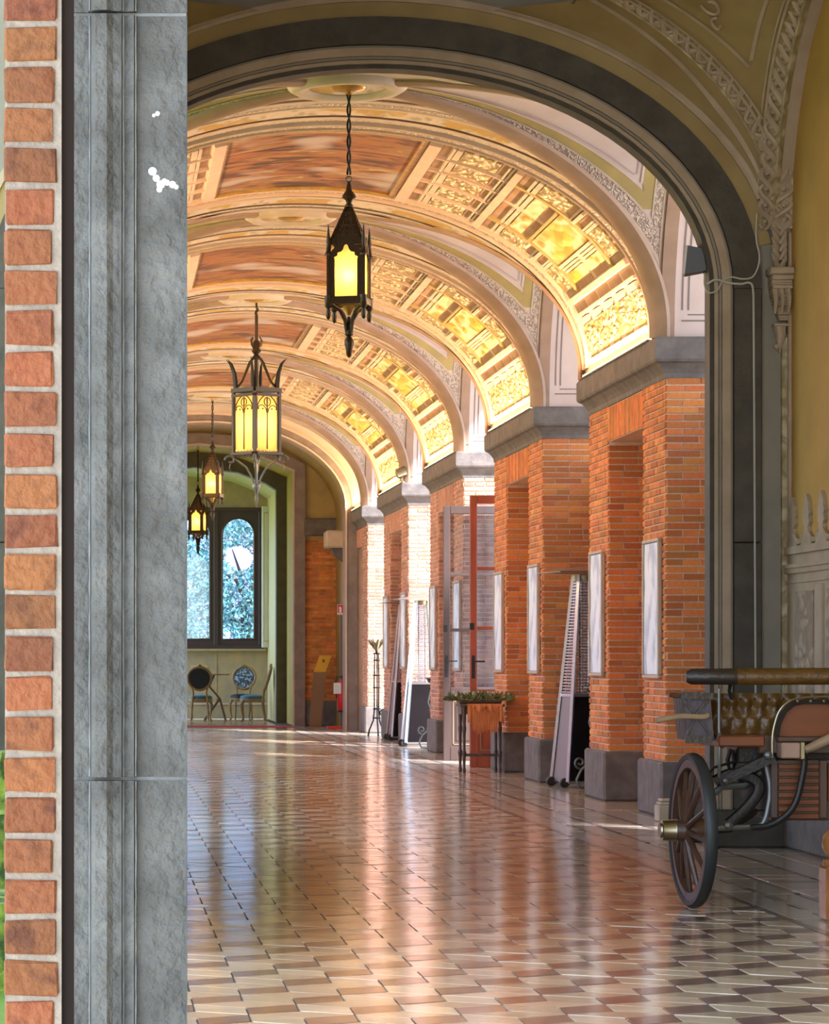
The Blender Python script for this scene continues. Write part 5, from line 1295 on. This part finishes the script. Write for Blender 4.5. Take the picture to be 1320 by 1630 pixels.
# ------------------------------------------------------------------ two-wheeled carriage
YC = 16.3
car = thing('carriage', 'old two-wheeled horse carriage with tufted leather seat parked at the right', 'carriage', (3.08, YC, 0))
def cp_(px, py, dy=0.): return at(px, py, YC + dy) - car.location
def wheel(loc, rz):
    w = bpy.data.objects.new('wheel', None); COL.objects.link(w); w.parent = car; w.location = loc; w.rotation_euler = (0, 0, rz)
    R = .40; ro = Matrix.Rotation(pi / 2, 4, 'Y')
    MB().lathe([(R - .035, -.026), (R - .01, -.03), (R, -.018), (R + .002, 0), (R, .018), (R - .01, .03), (R - .035, .026)], (0, 0, 0), 48, ro, cap=False).build('tyre', m_tyre, w, True)
    rm = MB()
    rows = [[(x, r * cos(2 * pi * k / 48), r * sin(2 * pi * k / 48)) for x, r in ((-.024, R - .03), (-.024, R - .075), (.024, R - .075), (.024, R - .03), (-.024, R - .03))] for k in range(49)]
    rm.grid(rows); rm.build('rim', m_wheelwood, w, True)
    for k in range(12):
        a = 2 * pi * k / 12 + .13; d = Vector((0, cos(a), sin(a)))
        MB().tube([d * .05 + Vector((-.035, 0, 0)), d * .16 + Vector((-.024, 0, 0)), d * (R - .07)], [.018, .016, .013], 7).build('spoke', m_wheelwood, w, True)
    MB().lathe([(.03, -.14), (.048, -.12), (.056, -.05), (.066, 0), (.066, .05), (.05, .10)], (0, 0, 0), 20, ro).build('hub', m_wheelwood, w, True)
    MB().lathe([(.0001, -.175), (.036, -.175), (.04, -.166), (.053, -.163), (.056, -.10), (.058, -.095), (.05, -.09)], (0, 0, 0), 20, ro).build('hub_cap', m_brass, w, True)
    return w
wA = wheel((0, 0, .402), radians(4))
wB = wheel((1.34, 0, .402), radians(4)); wB.rotation_euler = (0, 0, radians(184))
MB().tube([(.05, 0, .402), (.20, .05, .405), (.36, .12, .50), (.98, .12, .50), (1.14, .05, .405), (1.29, 0, .402)], .022, 8).build('axle', m_iron, car, True)
c0 = car.location
cm = MB(); pts = [cp_(1092, 1077, .05), cp_(1100, 1077, .05), cp_(1166, 1077, .05), cp_(1172, 1077, .05)]; cm.tube(pts, [.028, .042, .044, .043], 14); cm.build('rail_end', m_bleather, car, True)
cm = MB(); cm.tube([cp_(1172, 1077, .05), cp_(1178, 1077, .05), cp_(1440, 1076, .05)], [.042, .045, .045], 14); cm.build('seat_rail', m_leather, car, True)
MB().tube([cp_(1163, 1090, .05), cp_(1161, 1100, .07), cp_(1166, 1112, .08)], [.012, .009, .012], 6).build('rail_bracket', m_iron, car, True)
# tufted back: a buttoned, pleated sheet with depth
x0, x1 = cp_(1132, 0).x, cp_(1440, 0).x; z1 = cp_(0, 1104).z; z0 = cp_(0, 1169).z; nx, nz = 120, 22
tu = MB(); rows = []
for b in range(nz + 1):
    r = []
    for a in range(nx + 1):
        u, v = a / nx, b / nz; x = x0 + (x1 - x0) * u; z = z0 + (z1 - z0) * v; sp_ = .075
        if v > .38: h = .018 + .014 * cos(2 * pi * (x / sp_)) * sin(pi * min(1, (v - .36) * 1.5)) + .008 * cos(2 * pi * v * 2.4)
        else: h = .02 + .016 * abs(sin(pi * x / sp_ * 1.0)) * min(1, v * 5)
        r.append((x, .12 - h, z))
    rows.append(r)
tu.grid(rows); tu.box(x0, x1, .12, .17, z0, z1); tu.build('tufted_back', m_leather, car, True)
bt = MB(); k = 0
for vv in (.62, .86):
    x = x0 + .06 + (.0375 if k else 0)
    while x < x1: bt.ball((x, .10, z0 + (z1 - z0) * vv), .008, 7, 4); x += .075
    k += 1
bt.build('tuft_button', m_bleather, car, True, kind='stuff')
MB().bbox(x0 + .02, cp_(1212, 0).x, -.10, .42, cp_(0, 1188).z, cp_(0, 1170).z, .008).build('seat_board', m_cartwood, car)
MB().bbox(cp_(1206, 0).x, x1, -.02, .45, cp_(0, 1200).z, cp_(0, 1169).z, .008).build('seat_box', m_darkwood, car)
# folded hood bellows at the left end of the seat
hd = MB()
A_ = [cp_(1086, 1110), cp_(1128, 1110), cp_(1134, 1178), cp_(1093, 1178)]
for k, (dy, sc_) in enumerate(((-.06, 1), (-.02, .95), (.02, 1), (.06, .95), (.10, 1))):
    pass
rows = []
for dy, s3 in ((-.06, .97), (-.045, 1.0), (-.02, .95), (.0, 1.0), (.025, .95), (.05, 1.0), (.08, .95), (.11, 1.0), (.15, .95), (.19, 1.0), (.23, .95), (.26, .98)):
    cc = sum(A_, Vector()) / 4; rows.append([cc + (p - cc) * s3 + Vector((0, dy, 0)) for p in A_ + A_[:1]])
hd.grid(rows); hd.add(rows[0][:4], [(3, 2, 1, 0)]); hd.add(rows[-1][:4], [(0, 1, 2, 3)]); hd.build('hood_bellows', m_hood, car)
st_ = MB(); f = lambda px, py: cp_(px, py, -.07)
for a, b in (((1086, 1112), (1112, 1144)), ((1127, 1112), (1104, 1142)), ((1112, 1144), (1133, 1172)), ((1104, 1146), (1094, 1170))): st_.bar(f(*a), f(*b), .012, .012, (0, 1, 0))
st_.bar(f(1083, 1107), f(1135, 1108), .035, .03, (0, 1, 0)); st_.bar(f(1091, 1177), f(1133, 1177), .04, .03, (0, 1, 0)); st_.build('hood_strap', m_bleather, car)
MB().tube([cp_(1065, 1106, -.05), cp_(1075, 1107, -.05), cp_(1090, 1109, -.05), cp_(1112, 1106, -.04), cp_(1124, 1110, -.04)], [.010, .014, .010, .016, .012], 8).build('hood_lever', m_darkwood, car, True)
MB().tube(MB.smooth([cp_(1045, 1147, -.10), cp_(1052, 1146, -.10), cp_(1070, 1142, -.10), cp_(1090, 1140, -.09), cp_(1120, 1141, -.08), cp_(1128, 1138, -.07)], 4), .0115, 8, True, 1.3).build('brake_lever', m_palewood, car, True)
MB().tube([cp_(1145, 1096, -.06), cp_(1145, 1160, -.06), cp_(1146, 1178, -.07), cp_(1145, 1238, -.03)], .008, 7).build('upright_rod', m_greyiron, car, True)
MB().tube([cp_(1146, 1168, -.07), cp_(1143, 1176, -.08), cp_(1148, 1184, -.08), cp_(1152, 1190, -.07)], .010, 6).build('rod_knot', m_greyiron, car, True)
# springs, shafts and irons
ir = MB()
ir.bar(cp_(1146, 1245, 0), cp_(1232, 1204, -.05), .05, .045, (0, 1, 0)); ir.build('shaft_iron', m_iron, car)
ir = MB(); ir.tube(MB.smooth([cp_(1138, 1244), cp_(1165, 1232), cp_(1200, 1240), cp_(1208, 1258), cp_(1190, 1285), cp_(1160, 1312)], 4), .022, 8, True, 1.4); ir.build('leaf_spring', m_iron, car, True)
ir = MB(); ir.tube([cp_(1128, 1270, .05), cp_(1150, 1252, .05), cp_(1185, 1250, .05), cp_(1212, 1230, .05)], [.016, .02, .02, .018], 8); ir.build('spring_hanger', m_greyiron, car, True)
ir = MB(); ir.tube(MB.smooth([cp_(1120, 1322), cp_(1150, 1318), cp_(1195, 1316), cp_(1215, 1310), cp_(1224, 1280), cp_(1226, 1250), cp_(1218, 1210)], 5), .016, 8); ir.build('iron_strap', m_greyiron, car, True)
ir = MB(); ir.tube(MB.smooth([cp_(1195, 1318, -.06), cp_(1225, 1314, -.07), cp_(1252, 1298, -.08), cp_(1268, 1275, -.08), cp_(1277, 1240, -.08), cp_(1281, 1212, -.08), cp_(1276, 1196, -.08)], 5), .017, 8); ir.build('step_iron', m_iron, car, True)
ir = MB(); ir.tube([cp_(1127, 1232, .1), cp_(1136, 1222, .1), cp_(1160, 1215, .1), cp_(1182, 1210, .1)], .008, 6); ir.tube([cp_(1163, 1192, .12), cp_(1158, 1210, .12), cp_(1163, 1232, .12), cp_(1170, 1215, .12), cp_(1166, 1194, .12)], .012, 6); ir.build('brake_rod', m_iron, car, True)
for q_, r_2 in ((cp_(1223, 1202, -.07), .026), (cp_(1155, 1243, -.03), .02), (cp_(1273, 1196, -.09), .026), (cp_(1160, 1314, 0), .03)): MB().ball(q_, r_2, 8, 6).build('bolt', m_greyiron, car, True)
# mudguard rim, dashboard and body
MB().tube(MB.smooth([cp_(1230, 1206, -.08), cp_(1230, 1176, -.08), cp_(1233, 1155, -.08), cp_(1241, 1132, -.08), cp_(1255, 1118, -.08), cp_(1275, 1111, -.08), cp_(1320, 1109, -.08), cp_(1440, 1109, -.08)]), .0055, 6).build('mudguard_rim', m_brass, car, True)
mg = MB(); o_pts = [(1232, 1172), (1234, 1155), (1242, 1134), (1256, 1120), (1276, 1113), (1440, 1112)]; i_pts = [(1241, 1172), (1244, 1152), (1253, 1134), (1265, 1124), (1280, 1121), (1440, 1121)]
mg.grid([[cp_(*p, -.075) for p in o_pts], [cp_(*p, -.06) for p in i_pts]]); mg.grid([[cp_(*p, -.06) for p in o_pts], [cp_(*p, -.045) for p in i_pts]]); mg.build('mudguard', m_bleather, car, True)
bp_ = MB(); po = [(1241, 1172), (1244, 1152), (1253, 1134), (1265, 1124), (1280, 1121), (1440, 1121), (1440, 1172)]; q0 = [cp_(*p, -.03) for p in po]; q1 = [cp_(*p, .45) for p in po]; n = len(po)
bp_.add(q0 + q1, [tuple(range(n)), tuple(range(2 * n - 1, n - 1, -1))] + [(i, n + i, n + (i + 1) % n, (i + 1) % n) for i in range(n)]); bp_.build('body_panel', m_cartwood, car)
sd_ = MB()
for k in range(5): sd_.ball(cp_(1270 + 21 * k, 1116, -.085), .008, 7, 4)
sd_.build('stud', m_brass, car, True)
MB().bbox(cp_(1233, 0).x, cp_(1440, 0).x, -.09, -.02, cp_(0, 1180).z, cp_(0, 1172).z, .004).build('footboard', m_darkwood, car)
MB().bbox(cp_(1236, 0).x, cp_(1266, 0).x, -.13, .0, cp_(0, 1206).z, cp_(0, 1181).z, .006).build('pole_block', M('worn_pale_wood', (.36, .22, .15), .5, (.28, .17, .11), 12), car)
MB().bbox(cp_(1266, 0).x, cp_(1274, 0).x, -.12, .02, cp_(0, 1208).z, cp_(0, 1180).z, .004).build('block_clamp', m_brass, car)
MB().tube([cp_(1282, 1194, -.12), cp_(1300, 1186, -.12), cp_(1330, 1172, -.12), cp_(1440, 1130, -.12)], [.02, .026, .027, .028], 10).build('pole', m_palewood, car, True)
xa, xb = cp_(1234, 0).x, cp_(1303, 0).x
MB().bbox(xa - .02, cp_(1440, 0).x, -.0, .55, cp_(0, 1306).z, cp_(0, 1208).z, .008).build('slat_box', m_darkwood, car)
for k in range(8):
    zt_ = 1216 + k * 11.3; MB().bbox(xa + .012 + .0 * k, xb, -.022, .004, cp_(0, zt_ + 8.0).z, cp_(0, zt_).z, .003).build('slat', m_cartwood, car)
MB().bbox(xa - .028, xa + .010, -.03, .02, cp_(0, 1302).z, cp_(0, 1210).z, .004).build('slat_frame', m_brownwood, car)
MB().bbox(xb, xb + .04, -.03, .02, cp_(0, 1302).z, cp_(0, 1210).z, .004).build('slat_frame', m_darkwood, car)
MB().bbox(xb + .045, cp_(1440, 0).x, -.012, .02, cp_(0, 1275).z, cp_(0, 1215).z, .004).build('side_panel', m_cartwood, car)
bp2 = MB(); bp2.prism([(1175, 1240), (1222, 1212), (1224, 1300), (1190, 1300)], lambda u, v, d: cp_(u, v, d), .10, .16); bp2.build('body_side', m_brownwood, car)
MB().bbox(cp_(1178, 0).x, cp_(1440, 0).x, .05, .35, cp_(0, 1215).z, cp_(0, 1188).z, .006).build('chassis_beam', m_iron, car)
